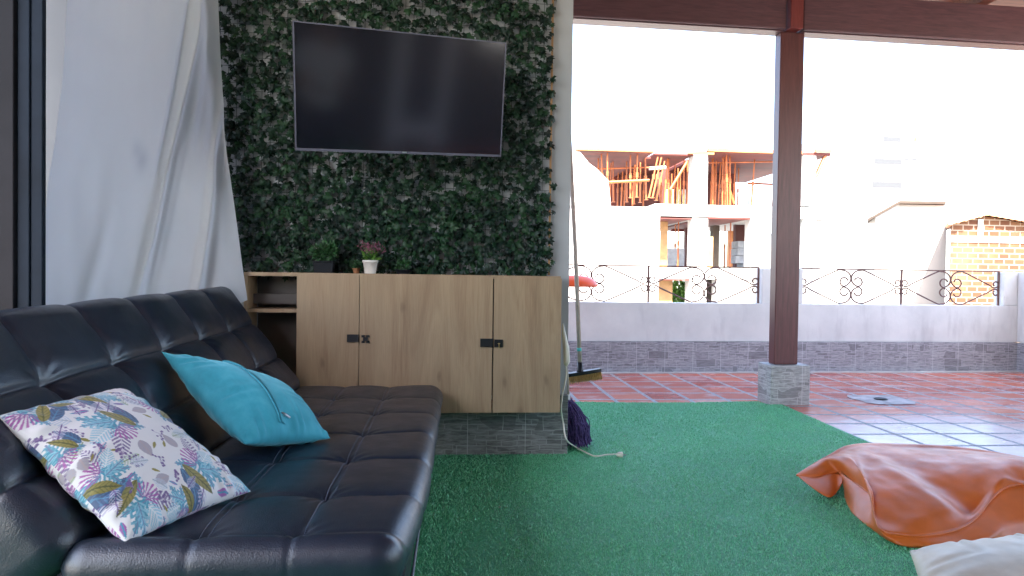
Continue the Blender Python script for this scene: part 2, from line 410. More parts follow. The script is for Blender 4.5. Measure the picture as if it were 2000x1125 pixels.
# pillar
PY = (FGi @ atZ(1543, 792, 0)).y
pl, prr = fgY(1505, 792, PY), fgY(1581, 792, PY)
ptop = fgY(1540, 714, PY)
pil = thing('pillar', 'dark red wooden post on a grey stone-clad plinth at the turf corner', 'pillar', (pl.x + .14, PY + .1, 0))
rot_fg(pil)
def PF(o): o.parent = pil; o.location = Vector((-(pl.x + .14), -(PY + .1), 0)); return o
PF(obj('plinth', B(((pl.x, PY, 0), (prr.x, PY + .21, ptop.z))), M['stone_mid'], bevel=.004))
q0, q1 = fgY(1512, 706, PY + .05), fgY(1558, 706, PY + .05)
beam_z = fgY(1550, 60, PY + .02).z
PF(obj('post', B(((q0.x, PY + .05, ptop.z + .002), (q1.x, PY + .14, beam_z))), M['post'], bevel=.006))
u0, u1 = fgY(1540, 30, PY + .01), fgY(1564, 30, PY + .01)
PF(obj('joint_block', B(((u0.x, PY - .03, beam_z + .002), (u1.x, PY + .12, beam_z + .36))), M['red_block'], bevel=.004))
bm_t = thing('roof_beam', 'long dark red-brown beam carried on the wooden post', 'beam', (2.6, 5.2, beam_z)); rot_fg(bm_t)
for xa, xb in ((-2.4, u0.x - .018), (u1.x + .018, 8.5)):
    o = obj('beam_half', B(((xa, PY, beam_z + .004), (xb, PY + .17, beam_z + .285))), M['beam'], bevel=.008); o.parent = bm_t
    o.location = -Vector((2.6, 5.2, beam_z))
    o = obj('lower_strip', B(((xa, PY + .03, beam_z - .004), (xb, PY + .14, beam_z + .002))), M['beam']); o.parent = bm_t
    o.location = -Vector((2.6, 5.2, beam_z))

# ------------------------------------------------------------------ near wall with ivy
WY = atZ(1000, 887.5, .012).y + .02; print('WY', WY)
wx = atY(1113, 400, WY).x + .002
wall = thing('partition_wall', 'white wall behind the ivy with a grey stone skirting', 'wall', (-.4, WY, 0))
PR(obj('plaster', B(((-2.2, WY, .325), (wx, WY + .15, 3.22))), M['white_paint']), wall)
PR(obj('stone_skirting', B(((-2.2, WY - .02, 0), (atY(1108, 880, WY - .02).x, WY + .15, .323))), M['stone'], bevel=.003), wall)

# ------------------------------------------------------------------ parapet and railing
_a, _b = atZ(1112, 728, 0), atZ(1985, 725, 0)
_ang = math.atan2(_b.y - _a.y, _b.x - _a.x); print('parapet angle', math.degrees(_ang), _a, _b, 'PY', PY)
FG = Matrix.Translation(_a) @ Matrix.Rotation(_ang, 4, 'Z') @ Matrix.Translation(-_a); FGi = FG.inverted()
QY = _a.y
base_z = 0.0
px_r = fgY(1985, 700, QY).x
band_top = fgY(1700, 668, QY).z; par_top = fgY(1700, 595, QY).z; pier_top = fgY(1965, 531, QY).z
def secx(px): return fgY(px, 560, QY + .07).x
par = thing('parapet', 'low white plastered parapet with grey stone band and taller end piers', 'parapet', (3, QY, 0)); rot_fg(par)
def PP(o, p=par): o.parent = p; o.location = -Vector(p['o'] if 'o' in p else (3, QY, 0)); return o
PP(obj('low_wall', B(((-3, QY, band_top + .002), (px_r, QY + .14, par_top))), M['parapet'], bevel=.004))
x_left_end = secx(1482); x_right_start = secx(1562); x_right_end = secx(1951)
PP(obj('pier', B(((x_left_end, QY + .003, par_top - .002), (x_right_start, QY + .137, pier_top))), M['parapet'], bevel=.012))
PP(obj('pier', B(((x_right_end, QY + .003, par_top - .002), (px_r, QY + .137, pier_top))), M['parapet'], bevel=.012))
PP(obj('stone_band', B(((-3, QY - .018, 0), (px_r, QY + .14, band_top))), M['stone_far'], bevel=.002))
PP(obj('floor_edge', B(((-3, QY - .085, 0), (px_r, QY - .019, .008))), M['concrete']))
par2 = thing('side_parapet', 'white side parapet closing the terrace at its right corner', 'parapet', (px_r, QY - 2, 0)); rot_fg(par2)
par2_o = (px_r, QY - 2, 0)
for nm, bb, mt in (('low_wall', ((px_r + .002, 1.5, band_top + .002), (px_r + .16, QY + .14, pier_top)), M['parapet']),
                   ('stone_band', ((px_r - .016, 1.5, 0), (px_r + .16, QY - .02, band_top)), M['stone_far'])):
    o = obj(nm, B(bb), mt, bevel=.004); o.parent = par2; o.location = -Vector(par2_o)

def quarter(hx, px_, zc, hh, y, sx, sz):
    """iron scroll from the big curl beside the hub through the diagonal to the small curl at the post"""
    W = abs(px_ - hx); P = []
    def add(a, b): P.append((hx + sx * a * W / 455.0, y, zc + sz * b * hh / 155.0))
    for k in range(13):
        t = k / 12; a = R(165 - 250 * t); rr = 27 + 17 * min(1, t * 1.3)
        add(57 + rr * math.cos(a), 47 + rr * math.sin(a))
    for k in range(1, 10):
        a = R(248 - 160 * k / 9); add(86 + 84 * math.cos(a), 74 + 74 * math.sin(a))
    add(120, 146); add(240, 90); add(360, 32)
    add(398, 9)
    for k in range(9):
        t = k / 8; a = R(-70 + 300 * t); rr = 30 - 9 * t
        add(422 + rr * math.cos(a) * .95, 38 + rr * math.sin(a))
    return spline(P, 3)
def railing(xa, xb, label):
    z0 = par_top; z1 = fgY(1752, 526, QY + .07).z; y = QY + .07
    t = thing('iron_railing', label, 'railing', ((xa + xb) / 2, y, z0), 'scrolled iron railings on the parapet'); rot_fg(t)
    og = -Vector(((xa + xb) / 2, y, z0))
    def add(nm, bm, **k):
        o = obj(nm, bm, M['iron'], t, **k); o.location = og; return o
    add('top_rail', B(((xa, y - .007, z1 - .013), (xb, y + .007, z1))))
    mid = (xa + xb) / 2; zc = (z0 + z1) / 2 - .003; hh = (z1 - z0) / 2 - .006
    for x in (xa + .006, mid, xb - .006):
        add('railing_post', B(((x - .009, y - .009, z0), (x + .009, y + .009, z1 - .013))))
    for a, b in ((xa, mid), (mid, xb)):
        hub = (a + b) / 2
        for px_ in (a, b):
            for sz in (1, -1):
                bm = bmesh.new(); tube(bm, quarter(hub, px_, zc, hh, y, 1 if px_ > hub else -1, sz), .0078, 5)
                add('scroll', bm, sm=True)
xl0 = x_left_end - (x_right_end - x_right_start) * 1.03
railing(xl0, x_left_end, 'rusty scrolled railing between the partition wall and the wooden post')
railing(x_right_start, x_right_end, 'rusty scrolled railing in front of the brick house, ending at the corner pier')

# ------------------------------------------------------------------ turf
tz = .012
c_tl = (-2.0, 5.22); e1 = atZ(1532, 793, tz); e2 = atZ(1700, 866, tz)
ed = (e2 - e1) / (e2.y - e1.y)
xr = lambda y: e1.x + ed.x * (y - e1.y) if y > 3.6 else e1.x + ed.x * (3.6 - e1.y) + .03 * (3.6 - y)
yback = lambda x: (atZ(1300, 785, tz).y + .03 * math.sin(x * 3)) if x < pl.x - .03 else min(PY - .02, e1.y + (pl.x - x) * .05 + 0.1)
bm = bmesh.new(); nx, ny = 90, 110; G = []
y0t = -2.5
for j in range(ny + 1):
    row = []
    for i in range(nx + 1):
        v = j / ny
        x = -2.0 + (xr(y0t + (5.2 - y0t) * v) + 2.0) * i / nx
        yb = yback(x); y = y0t + (yb - y0t) * v
        z = tz + .0015 * noise.noise((x*5, y*5, 3))
        # a soft ripple in front of the sofa
        z += .003 * math.exp(-((x - .12 - .10 * (y - 2.6)) / .05) ** 2) * math.exp(-((y - 2.4) / .35) ** 2)
        row.append(bm.verts.new((x, y, max(z, .004))))
    G.append(row)
for j in range(ny):
    for i in range(nx): bm.faces.new((G[j][i], G[j][i+1], G[j+1][i+1], G[j+1][i]))
turf = obj('artificial_turf', bm, M['turf'], sm=True); tag(turf, 'green artificial turf carpet covering the floor by the sofa', 'carpet')
def blades():
    n = 330000
    y = 1.5 + (5.2 - 1.5) * rng.random(n) ** 1.3
    x = -.35 + (3.3) * rng.random(n)
    xrv = np.array([xr(v) for v in y]); ybv = np.array([yback(v) for v in x])
    ga, gb = atZ(1100, 1048, 0), atZ(1140, 1135, 0); gx = ga.x + (gb.x - ga.x)*(y - ga.y)/(gb.y - ga.y) + .006*np.sin(y*40)
    seam = (np.abs(x - gx) < .004 + .003*np.sin(y*90)) & (y < ga.y) & (y > 1.9)
    sa, sb = atZ(905, 905, 0), atZ(862, 990, 0); sx = sa.x + (sb.x - sa.x)*(y - sa.y)/(sb.y - sa.y) + .008*np.sin(y*17)
    seam |= (np.abs(x - sx) < .005) & (y < sa.y) & (y > sb.y) & (rng.random(n) < .8)
    ok = (x < xrv - .004 + .006*np.sin(y*9)) & (y < ybv - .004) & ~seam; x = x[ok]; y = y[ok]; n = len(x)
    h = .006 + .007 * rng.random(n); wd = .0011 + .0009 * y / 3
    a = rng.random(n) * math.pi * 2; lx = rng.normal(0, .0055, n); ly = rng.normal(0, .0055, n)
    zz = np.full(n, tz - .003)
    V = np.empty((n, 3, 3))
    V[:, 0] = np.stack([x - wd*np.cos(a), y - wd*np.sin(a), zz], 1)
    V[:, 1] = np.stack([x + wd*np.cos(a), y + wd*np.sin(a), zz], 1)
    V[:, 2] = np.stack([x + lx, y + ly, zz + h], 1)
    me = bpy.data.meshes.new('pile'); me.vertices.add(n*3); me.vertices.foreach_set('co', V.reshape(-1))
    me.loops.add(n*3); me.loops.foreach_set('vertex_index', np.arange(n*3, dtype=np.int32))
    me.polygons.add(n); me.polygons.foreach_set('loop_start', np.arange(0, n*3, 3, dtype=np.int32))
    me.update(calc_edges=True); me.materials.append(M['blade'])
    o = bpy.data.objects.new('pile', me); link(o, turf); o['kind'] = 'stuff'
blades()

# drain in the tiles
dp = atZ(1720, 781, 0)
dr = thing('floor_drain', 'small black slotted drain in a pale cement patch of the red tiles', 'drain', (dp.x, dp.y, 0))
def cement_patch():
    n = NT('cement_patch'); f = n.noise(n.coord(), 9, 5)
    n.base(n.ramp(f, [(.35, (.20, .15, .14)), (.6, (.46, .40, .38))])); n.rough(.5); n.bump(f, .2, .003); return n.m
bm = bmesh.new(); vs = []
for k in range(20):
    a = 2*math.pi*k/20; s = 1/max(abs(math.cos(a)), abs(math.sin(a)))**.75
    rr = .21 * s * (1 + .12*noise.noise((math.cos(a)*2, math.sin(a)*2, 1)))
    vs.append(bm.verts.new((rr*math.cos(a), rr*math.sin(a), .004)))
bm.faces.new(vs); obj('cement_surround', bm, cement_patch(), dr)
bm = bmesh.new()
for k in range(-3, 4): box(bm, (k*.012 - .0035, -.033, .008), (k*.012 + .0035, .033, .012))
tube(bm, [(.045*math.cos(a), .045*math.sin(a), .009) for a in [2*math.pi*i/24 for i in range(25)]], .005, 5)
obj('grate', bm, M['black'], dr)

# ------------------------------------------------------------------ sofa
def puff_panel(W, L, nu, nv, Rr, T, seams_u, seams_v, amp, node, seed, flip=False, und=0.0, lip=False):
    """rounded tufted cushion slab, local x in [0,W], y in [0,L], top at z=0"""
    m = Rr * math.pi / 2 + (T - Rr)
    def axis(Wd, n):
        e = np.linspace(-m, Rr, 16)[:-1]; mid = np.linspace(Rr, Wd - Rr, n); e2 = np.linspace(Wd - Rr, Wd + m, 16)[1:]
        return np.concatenate([e, mid, e2])
    A, Bv = axis(W, nu), axis(L, nv)
    V = []; idx = {}
    su = [0] + list(seams_u) + [W]; sv = [0] + list(seams_v) + [L]
    def cell(x, s):
        x = min(max(x, s[0]), s[-1])
        for i in range(len(s) - 1):
            if x <= s[i+1] + 1e-9: return (x - s[i]) / (s[i+1] - s[i]), i
        return 1.0, len(s) - 2
    for j, b in enumerate(Bv):
        for i, a in enumerate(A):
            ia = min(max(a, Rr), W - Rr); ib = min(max(b, Rr), L - Rr)
            ea, eb = a - ia, b - ib; r = max(abs(ea), abs(eb))
            if r > 1e-9:
                dl = math.hypot(ea, eb); dx, dy = ea / dl, eb / dl
                if r <= Rr * math.pi / 2:
                    ph = r / Rr; off, z = Rr * math.sin(ph), -Rr * (1 - math.cos(ph)); nz = math.cos(ph); nh = math.sin(ph)
                else:
                    dn_ = r - Rr * math.pi / 2; off, z, nz, nh = Rr - (.38 * dn_ if lip else 0), -Rr - dn_, 0.0, 1.0
                x, y = ia + dx * off, ib + dy * off
            else: x, y, z, dx, dy, nz, nh = a, b, 0, 0, 0, 1, 0
            fu, iu = cell(a, su); fv, iv = cell(b, sv)
            inu = seams_u and 0; 
            # distance to nearest internal seam in each direction
            du = min([abs(a - s) for s in seams_u] or [9]); dv = min([abs(b - s) for s in seams_v] or [9])
            gu = 1 - math.exp(-(du / .045)); gu = gu if (b > .085 or not lip) else 1 - (1 - gu)*.35; gv = 1 - math.exp(-(dv / .055))
            fade = 1.0
            h = amp * (gu ** .8) * (gv ** .8) - amp * .5
            h -= .25 * amp * math.exp(-(du / .008) ** 2) + .25 * amp * math.exp(-(dv / .008) ** 2)
            # tuft nodes and their radiating wrinkles
            if seams_u and seams_v:
                nu_ = min(seams_u, key=lambda s: abs(a - s)); nv_ = min(seams_v, key=lambda s: abs(b - s))
                ax, ay = a - nu_, b - nv_; rn = math.hypot(ax, ay); an = math.atan2(ay, ax)
                h -= node * math.exp(-(rn / .035) ** 1.3)
                h += .0034 * max(0, 1 - rn / .098) ** 1.5 * min(1, rn / .02) * math.sin(an * 9 + 3 * noise.noise((nu_ * 9, nv_ * 7, seed)) + 2 * noise.noise((an, rn * 20, seed)))
            h += .004 * noise.noise((a * 7, b * 5, seed)) + und * noise.noise((a * 22, b * 9, seed + 4))
            # cross wrinkles on the rolled rim
            h *= 1 - .62 * min(1, r / (Rr * 1.3)) ** .7
            p = Vector((x, y, z)) + Vector((dx * nh, dy * nh, nz)) * h
            V.append(p)
    nA = len(A); nB = len(Bv); Fc = []
    for j in range(nB - 1):
        for i in range(nA - 1):
            q = (j*nA + i, j*nA + i+1, (j+1)*nA + i+1, (j+1)*nA + i)
            Fc.append(q)
    # bottom closing fan
    border = [i for i in range(nA)] + [j*nA + nA - 1 for j in range(1, nB)] + [(nB-1)*nA + i for i in range(nA-2, -1, -1)] + [j*nA for j in range(nB-2, 0, -1)]
    Fc.append(tuple(border[::-1]))
    return V, Fc
SX1, SXJ, SY0, SY1, SZ = -.045, -.72, 1.34, 3.33, .415
sofa = thing('sofa_bed', 'black tufted leather sofa bed with reclined backrest beside the curtain', 'sofa', (-.6, 2.3, 0))
L = SY1 - SY0
sv = [y - SY0 for y in (1.68, 2.01, 2.34, 2.67, 3.00)]
W = SX1 - SXJ + .03
V, Fc = puff_panel(W, L, 110, 230, .055, .17, [.245, .455], [.085] + sv, .010, .015, 1.0, lip=True)
for q in V:
    if q.y < .30: q.z += .016 * math.exp(-((q.y - .025) / .05) ** 2) * (1 if q.z > -.06 else 0)
    q.x -= (.018 * (1 - q.y / L) + .035 * max(0, (.55 - q.y) / .55) ** 2) * (1 if q.x > W * .5 else 0) * min(1, (q.x - W*.5) / (W*.4)) if q.x > W*.5 else 0
Ms = Matrix.Translation((SXJ - .03, SY0, SZ))
def put(V, Mx): return [Mx @ Vector(v) - Vector(sofa.location) for v in V]
obj_np('seat', put(V, Ms), Fc, M['leather'], sofa, True)
# backrest: local x runs up the back
ang = math.atan2(.485, .36)
LB = .615
V, Fc = puff_panel(LB, L, 110, 230, .055, .16, [.19, .385], [L - q for q in reversed(sv)], .020, .022, 5.0, und=.002)
# local frame: x axis -> up-left, y -> -Y (to keep orientation), z -> facing +X/up
ux = Vector((-math.cos(ang), 0, math.sin(ang))); uz = Vector((math.sin(ang), 0, math.cos(ang))); uy = uz.cross(ux)
Mb = Matrix((( ux.x, uy.x, uz.x, SXJ + .02), (ux.y, uy.y, uz.y, SY1 if uy.y < 0 else SY0), (ux.z, uy.z, uz.z, SZ - .01), (0, 0, 0, 1)))
V = put(V, Mb)
for q in V:
    wz = q.z + sofa.location.z - SZ; wy = q.y + sofa.location.y
    q.z -= .036 * max(0, min(1, wz / .48)) * (SY1 - wy) / L
obj_np('backrest', V, Fc, M['leather'], sofa, True)
# stitching beside the length-wise seams of the seat
def seat_top(a, b):
    pass
for s in (.245, .455):
    st = bmesh.new()
    for off in (-.009, .009):
        n = 260
        for k in range(0, n):
            b0 = .06 + (L - .12) * k / n; b1 = b0 + (L - .12) / n * .72
            def hz(a, b):
                du = min(abs(a - q) for q in (.245, .455)); dv = min(abs(b - q) for q in [.085] + sv)
                g = (1 - math.exp(-du/.045))**.8 * (1 - math.exp(-dv/.055))**.8
                h = .010 * g - .005 - .0025*math.exp(-(du/.008)**2) - .0025*math.exp(-(dv/.008)**2)
                rn = math.hypot(du, dv); h -= .015 * math.exp(-(rn/.035)**1.3)
                h += .004 * noise.noise((a*7, b*5, 1.0)); return h
            tube(st, [Ms @ Vector((s + off, b0, hz(s+off, b0) + .0012)), Ms @ Vector((s + off, b1, hz(s+off, b1) + .0012))], .0009, 4)
    o = obj('stitching', st, M['thread'], sofa); o.location = -Vector(sofa.location)
# piping round the seat rim
zz = SZ - .135; x0_, x1_, y0_, y1_ = SXJ + .04, SX1 - .068, SY0 + .058, SY1 - .058; r_ = .030
path = []
for cxx, cyy, a0 in ((x1_, y0_, -90), (x1_, y1_, 0)):
    for k in range(9):
        a = R(a0 + 90 * k / 8); path.append((cxx + r_*math.cos(a), cyy + r_*math.sin(a), zz))
path = [(x0_, y0_ - r_, zz)] + path + [(x0_, y1_ + r_, zz)]
bm = bmesh.new(); tube(bm, path, .004, 6); o = obj('piping', bm, M['leather'], sofa, True); o.location = -Vector(sofa.location)
bm = B(((SXJ - .25, SY0 + .1, .16), (SX1 - .06, SY1 - .1, SZ - .165)))
o = obj('frame', bm, M['black'], sofa); o.location = -Vector(sofa.location)
for x in (SXJ - .15, SX1 - .14):
    for y in (SY0 + .22, SY1 - .22):
        bm = bmesh.new(); tube(bm, [(x, y, .0), (x, y, .16)], [.018, .024], 12); o = obj('leg', bm, M['steel'], sofa, True); o.location = -Vector(sofa.location)

# ------------------------------------------------------------------ cushions
def cushion(C, T, n, bulge_dir=None, pull=.10, seed=0, wr=.004, power=.5):
    """pillow spanned by four corners C (order round the outline); returns V,F (front sheet then back sheet) and uv per vertex"""
    P1, P2, P3, P4 = [Vector(c) for c in C]; V = []; UV = []
    N0 = ((P2 - P1).cross(P4 - P1) + (P4 - P3).cross(P2 - P3)).normalized()
    def base(u, v): return P1*(1-u)*(1-v) + P2*u*(1-v) + P3*u*v + P4*(1-u)*v
    def pos(i, j, side):
        u = i / n; v = j / n; a = 2*u - 1; b = 2*v - 1
        ea, eb = 1 - a*a, 1 - b*b
        uu = .5 + .5 * a * (1 - pull * eb); vv = .5 + .5 * b * (1 - pull * ea)
        prof = (max(ea, 0) ** power) * (max(eb, 0) ** power)
        edge = min(1 - abs(a), 1 - abs(b))
        w = wr * math.exp(-(edge / .35)) * min(1, edge * 14)
        par = u if (1 - abs(b)) < (1 - abs(a)) else v
        h = T * prof + w * (math.sin(par * 38 + 6 * noise.noise((par * 5, side, seed))) + 1.4 * noise.noise((u * 9, v * 9, seed + side)))
        h += T * .10 * noise.noise((u * 3, v * 3, seed + 7 * side)) * prof
        h = max(h, 0.0008 if edge > 0 else 0)
        return base(uu, vv) + N0 * h * side, (u, v)
    Fc = []
    for side in (1, -1):
        o = len(V)
        for j in range(n + 1):
            for i in range(n + 1):
                p, uv = pos(i, j, side); V.append(p); UV.append(uv)
        for j in range(n):
            for i in range(n):
                q = (o + j*(n+1) + i, o + j*(n+1) + i+1, o + (j+1)*(n+1) + i+1, o + (j+1)*(n+1) + i)
                Fc.append(q if side == 1 else q[::-1])
    return V, Fc, UV, N0, pos
def cushion_obj(name, data, mat, label, cat='cushion', group=None):
    V, Fc, UV, N0, pos = data
    c = sum(V, Vector()) / len(V)
    t = thing(name, label, cat, c, group)
    o = obj_np('cover', [v - c for v in V], Fc, mat, t, True)
    me = o.data; bm = bmesh.new(); bm.from_mesh(me); bmesh.ops.remove_doubles(bm, verts=bm.verts, dist=1e-5)
    bm.to_mesh(me); bm.free(); smooth(me)
    return t, o, c

# printed cushion
A1 = atY(-4, 812, 1.42); A2 = atY(246, 1062, 1.37); A3 = atY(490, 960, 1.66); A4 = atY(236, 758, 1.80)
nP = 300
dat = cushion([A1, A2, A3, A4], .072, nP, seed=2, pull=.05, wr=.0035, power=.48)
if dat[3].z < 0:
    dat = cushion([A1, A4, A3, A2], .072, nP, seed=2, pull=.05, wr=.0035, power=.48); swapped = True
else: swapped = False
# print pattern drawn by code into a colour grid
S = nP + 1
img = np.zeros((S, S, 3)) + np.array([.82, .79, .78])
yy, xx = np.mgrid[0:S, 0:S] / (S - 1.0)
def blend(mask, c, a=1.0):
    m = np.clip(mask, 0, 1)[..., None] * a; img[:] = img * (1 - m) + np.array(c) * m
def loc(cx, cy, ang):
    dx, dy = xx - cx, yy - cy; ca, sa = math.cos(ang), math.sin(ang); return dx*ca + dy*sa, -dx*sa + dy*ca
def leaf(cx, cy, ang, Ln, Wd, c1, c2, style):
    u, v = loc(cx, cy, ang); t = u / Ln
    inside = (t > 0) & (t < 1); tt = np.clip(t, 0, 1)
    half = Wd * np.sin(np.pi * tt ** .8) ** .8
    if style == 'frond':
        st = np.sin((u * 1.0 - np.abs(v) * .8) * 2 * np.pi * (9 / Ln) ) > -.1
        blend(inside & (np.abs(v) < half) & st, c1, .85); blend(inside & (np.abs(v) < .003), c2)
    elif style == 'solid':
        sh = .5 + .5 * np.sin((u - np.abs(v) * 1.2) * 2 * np.pi * (7 / Ln))
        m = inside & (np.abs(v) < half)
        blend(m, c1, .95); blend(m & (sh > .82), c2, .6); blend(inside & (np.abs(v) < .0035), c2)
    elif style == 'monstera':
        hh = half * (.72 + .28 * np.sign(np.sin((u - np.abs(v) * .6) * 2 * np.pi * (5 / Ln))))
        m = inside & (np.abs(v) < hh); sh = np.sin((u - np.abs(v)) * 2 * np.pi * (5 / Ln))
        blend(m, c1, .9); blend(m & (sh > .75), c2, .7); blend(inside & (np.abs(v) < .003), (.2, .25, .4))
    elif style == 'palm':
        r = np.hypot(u, v); th = np.arctan2(v, u)
        m = (r < Ln * (1 - .25 * np.abs(th) / 1.3)) & (np.abs(th) < 1.25) & (np.sin(th * 22) > .15) & (r > Ln*.08)
        blend(m, c1, .85)
def dots(cx, cy, c, n=9, sp=.05):
    for k in range(n):
        a = rng.random() * 6.28; d = sp * rng.random() ** .6
        x, y = cx + d*math.cos(a)*1.3, cy + d*math.sin(a)
        blend(np.hypot(xx - x, yy - y) < .0075, c, .95)
        u, v = loc(cx, cy, a); blend((u > 0) & (u < d*1.1) & (np.abs(v) < .0018), (.35, .25, .4), .7)
TEAL, LTEAL, NAVY = (.06, .33, .45), (.30, .58, .68), (.035, .08, .19)
MAG, PUR, GOLD, GREY, LGR = (.42, .06, .36), (.16, .09, .26), (.30, .25, .05), (.42, .38, .43), (.45, .55, .42)
def motif(cx, cy, s, r):
    f = lambda dx, dy: (cx + s*(dx*math.cos(r) - dy*math.sin(r)), cy + s*(dx*math.sin(r) + dy*math.cos(r)))
    L_ = lambda dx, dy, a, ln, wd, c1, c2, st: leaf(*f(dx, dy), a + r, ln*s, wd*s, c1, c2, st)
    L_(.0, .0, 2.2, .26, .055, PUR, (.7, .65, .7), 'frond')
    L_(.02, .02, 1.5, .20, .06, LTEAL, (.8, .85, .85), 'frond')
    L_(.0, .0, .3, .22, .06, TEAL, LTEAL, 'monstera')
    L_(-.02, .03, -.5, .20, .055, TEAL, LTEAL, 'monstera')
    L_(.03, -.02, .9, .19, .05, LTEAL, TEAL, 'monstera')
    L_(.0, -.02, -2.4, .17, .045, TEAL, LTEAL, 'monstera')
    L_(.0, .0, 3.0, .13, .030, MAG, (.65, .25, .6), 'palm')
    L_(-.08, -.14, -.25, .26, .048, NAVY, (.10, .25, .40), 'solid')
    L_(-.08, -.10, .05, .24, .040, GOLD, (.12, .12, .04), 'solid')
    L_(.10, -.12, -1.3, .19, .045, (.55, .50, .62), PUR, 'frond')
    L_(.20, .10, .4, .16, .05, (.55, .62, .72), (.4, .45, .5), 'frond')
    L_(-.20, .12, 1.2, .17, .03, LGR, (.3, .35, .2), 'frond')
    L_(-.15, .02, 2.7, .12, .04, GREY, (.5, .4, .4), 'solid')
    L_(.05, .20, .2, .06, .010, GOLD, GOLD, 'solid'); L_(-.22, -.05, 1.9, .06, .010, GOLD, GOLD, 'solid')
    L_(.18, -.05, .9, .10, .016, MAG, TEAL, 'solid'); L_(-.02, .17, 1.7, .11, .015, (.55, .2, .4), TEAL, 'frond')
    dots(*f(.15, .18), PUR, 10, .055*s); dots(*f(-.22, -.16), PUR, 9, .05*s); dots(*f(.24, -.10), PUR, 8, .045*s)
for cx, cy, s, r in ((.40, .36, 1.0, 3.5), (.80, .66, .95, .5), (.30, .84, .9, 1.9), (.86, .18, .85, 5.2), (.06, .55, .8, .3), (.60, 1.02, .8, 4.1), (.07, .08, .8, 2.4), (1.0, .98, .8, 2.8), (.62, .08, .7, .9), (.02, .30, .6, 1.0), (.98, .42, .6, 3.3), (.40, .02, .6, 3.6)):
    motif(cx, cy, s, r)
V, Fc, UV, N0, pos = dat
cc = sum(V, Vector()) / len(V)
pc = thing('printed_cushion', 'white cushion printed with teal, purple and olive tropical leaves', 'cushion', cc)
o = obj_np('cover', [v - cc for v in V], Fc, M['print'], pc, True)
ca = o.data.color_attributes.new('print', 'FLOAT_COLOR', 'POINT')
full = np.ones((2*S*S, 4)); full[:S*S, :3] = img.reshape(-1, 3); full[S*S:, :3] = img[:, ::-1].reshape(-1, 3)
ca.data.foreach_set('color', full.reshape(-1))

# teal cushion with zip
B1 = atY(314, 686, 2.18); B2 = atY(478, 868, 1.95); B3 = atY(646, 856, 2.20); B4 = atY(548, 762, 2.46)
dat = cushion([B1, B2, B3, B4], .085, 110, seed=9, pull=.05, wr=.004, power=.55)
front = -1 if dat[3].y > 0 else 1
tc, tco, c = cushion_obj('teal_cushion', dat, M['velvet'], 'teal velvet cushion with a zip seam, leaning on the backrest')
pos = dat[4]
bm = bmesh.new(); pts = [pos(i, 41.5, front)[0] - c + dat[3]*front*.004 for i in range(8, 104)]
flap = [p for p in pts]
for p, q, wdt in ((42, 50, 0),):
    for i in range(8, 103):
        a = pos(i, p, front)[0] - c + dat[3]*front*.009; b = pos(i, q, front)[0] - c + dat[3]*front*.0012
        a2 = pos(i+1, p, front)[0] - c + dat[3]*front*.009; b2 = pos(i+1, q, front)[0] - c + dat[3]*front*.0012
        bm.faces.new([bm.verts.new(x) for x in (a, a2, b2, b)])
tube(bm, pts, .0028, 5)
obj('zip_flap', bm, M['velvet'], tc)
zp = pos(95, 46, front)[0] - c + dat[3]*front*.006; zq = pos(100, 54, front)[0] - c + dat[3]*front*.012
bm = bmesh.new(); tube(bm, [zp, zp.lerp(zq, .4), zq], [.0025, .0045, .003], 6); obj('zip_pull', bm, M['steel'], tc)

# ------------------------------------------------------------------ cabinet
CY = 3.37; DEP = 0.21
def cp(px, py, Y=CY): return atY(px, py, Y)
cab = thing('oak_cabinet', 'oak-veneer wall cabinet with three doors and an open shelf bay', 'cabinet', (cp(790, 800).x, CY, 0))
xL = cp(474, 535).x; xA = cp(579, 640).x; xB = cp(701.5, 640).x; xC = cp(963, 640).x; xD = cp(1096, 640).x
zt = cp(480, 531).z; zb = cp(870, 806).z
def PC(o): return PR(o, cab)
Yb = WY - .003
PC(obj('top_board', B(((xL, CY + .02, zt - .018), (xD - .002, Yb, zt))), M['oak']))
PC(obj('bottom_board', B(((xL, CY + .02, zb + .004), (xD - .002, Yb, zb + .022))), M['oak']))
PC(obj('side_panel', B(((xA + .002, CY + .02, zb + .023), (xA + .018, Yb - .012, zt - .019))), M['oak']))
PC(obj('side_panel', B(((xD - .018, CY + .02, zb + .023), (xD - .002, Yb - .012, zt - .019))), M['oak']))
PC(obj('side_panel', B(((xL, CY + .02, zb + .023), (xL + .016, Yb - .012, zt - .019))), M['oak']))
PC(obj('back_board', B(((xL + .017, Yb - .010, zb + .023), (xD - .019, Yb - .002, zt - .019))), M['cab_inside']))
zs1 = cp(530, 603, CY + .03).z
PC(obj('shelf', B(((xL + .017, CY + .03, zs1 - .018), (xA + .001, Yb - .013, zs1))), M['oak']))
PC(obj('inner_shelf', B(((xL + .017, CY + .12, zs1 + .02), (xA + .001, Yb - .013, zs1 + .07))), M['cab_inside']))
doors = []
for (xa, xb, p0) in ((xA, xB - .0015, (640, 535.5)), (xB + .0015, xC - .003, (830, 539)), (xC + .003, xD, (1030, 543))):
    ztp = cp(*p0, CY).z
    zb2 = cp(930, 806).z if xa > xA + .01 else zb
    d = PC(obj('door', B(((xa, CY, zb2 - .001), (xb, CY + .018, ztp))), M['oak'], bevel=.001)); doors.append(d)
def onpart(o, par_):
    o.parent = par_; o.location = Vector(o.location) ; o.matrix_parent_inverse = par_.matrix_world.inverted(); return o
bpy.context.view_layer.update()
def hb(d, name, px0, py0, px1, py1, th=.008, mat='black'):
    a, b = cp(px0, py0), cp(px1, py1); return onpart(obj(name, B(((a.x, CY - th, b.z), (b.x, CY - .001, a.z))), M[mat], bevel=.0015), d)
hb(doors[0], 'latch', 678, 653, 700.5, 668)
a = cp(714, 662)
bm = bmesh.new()
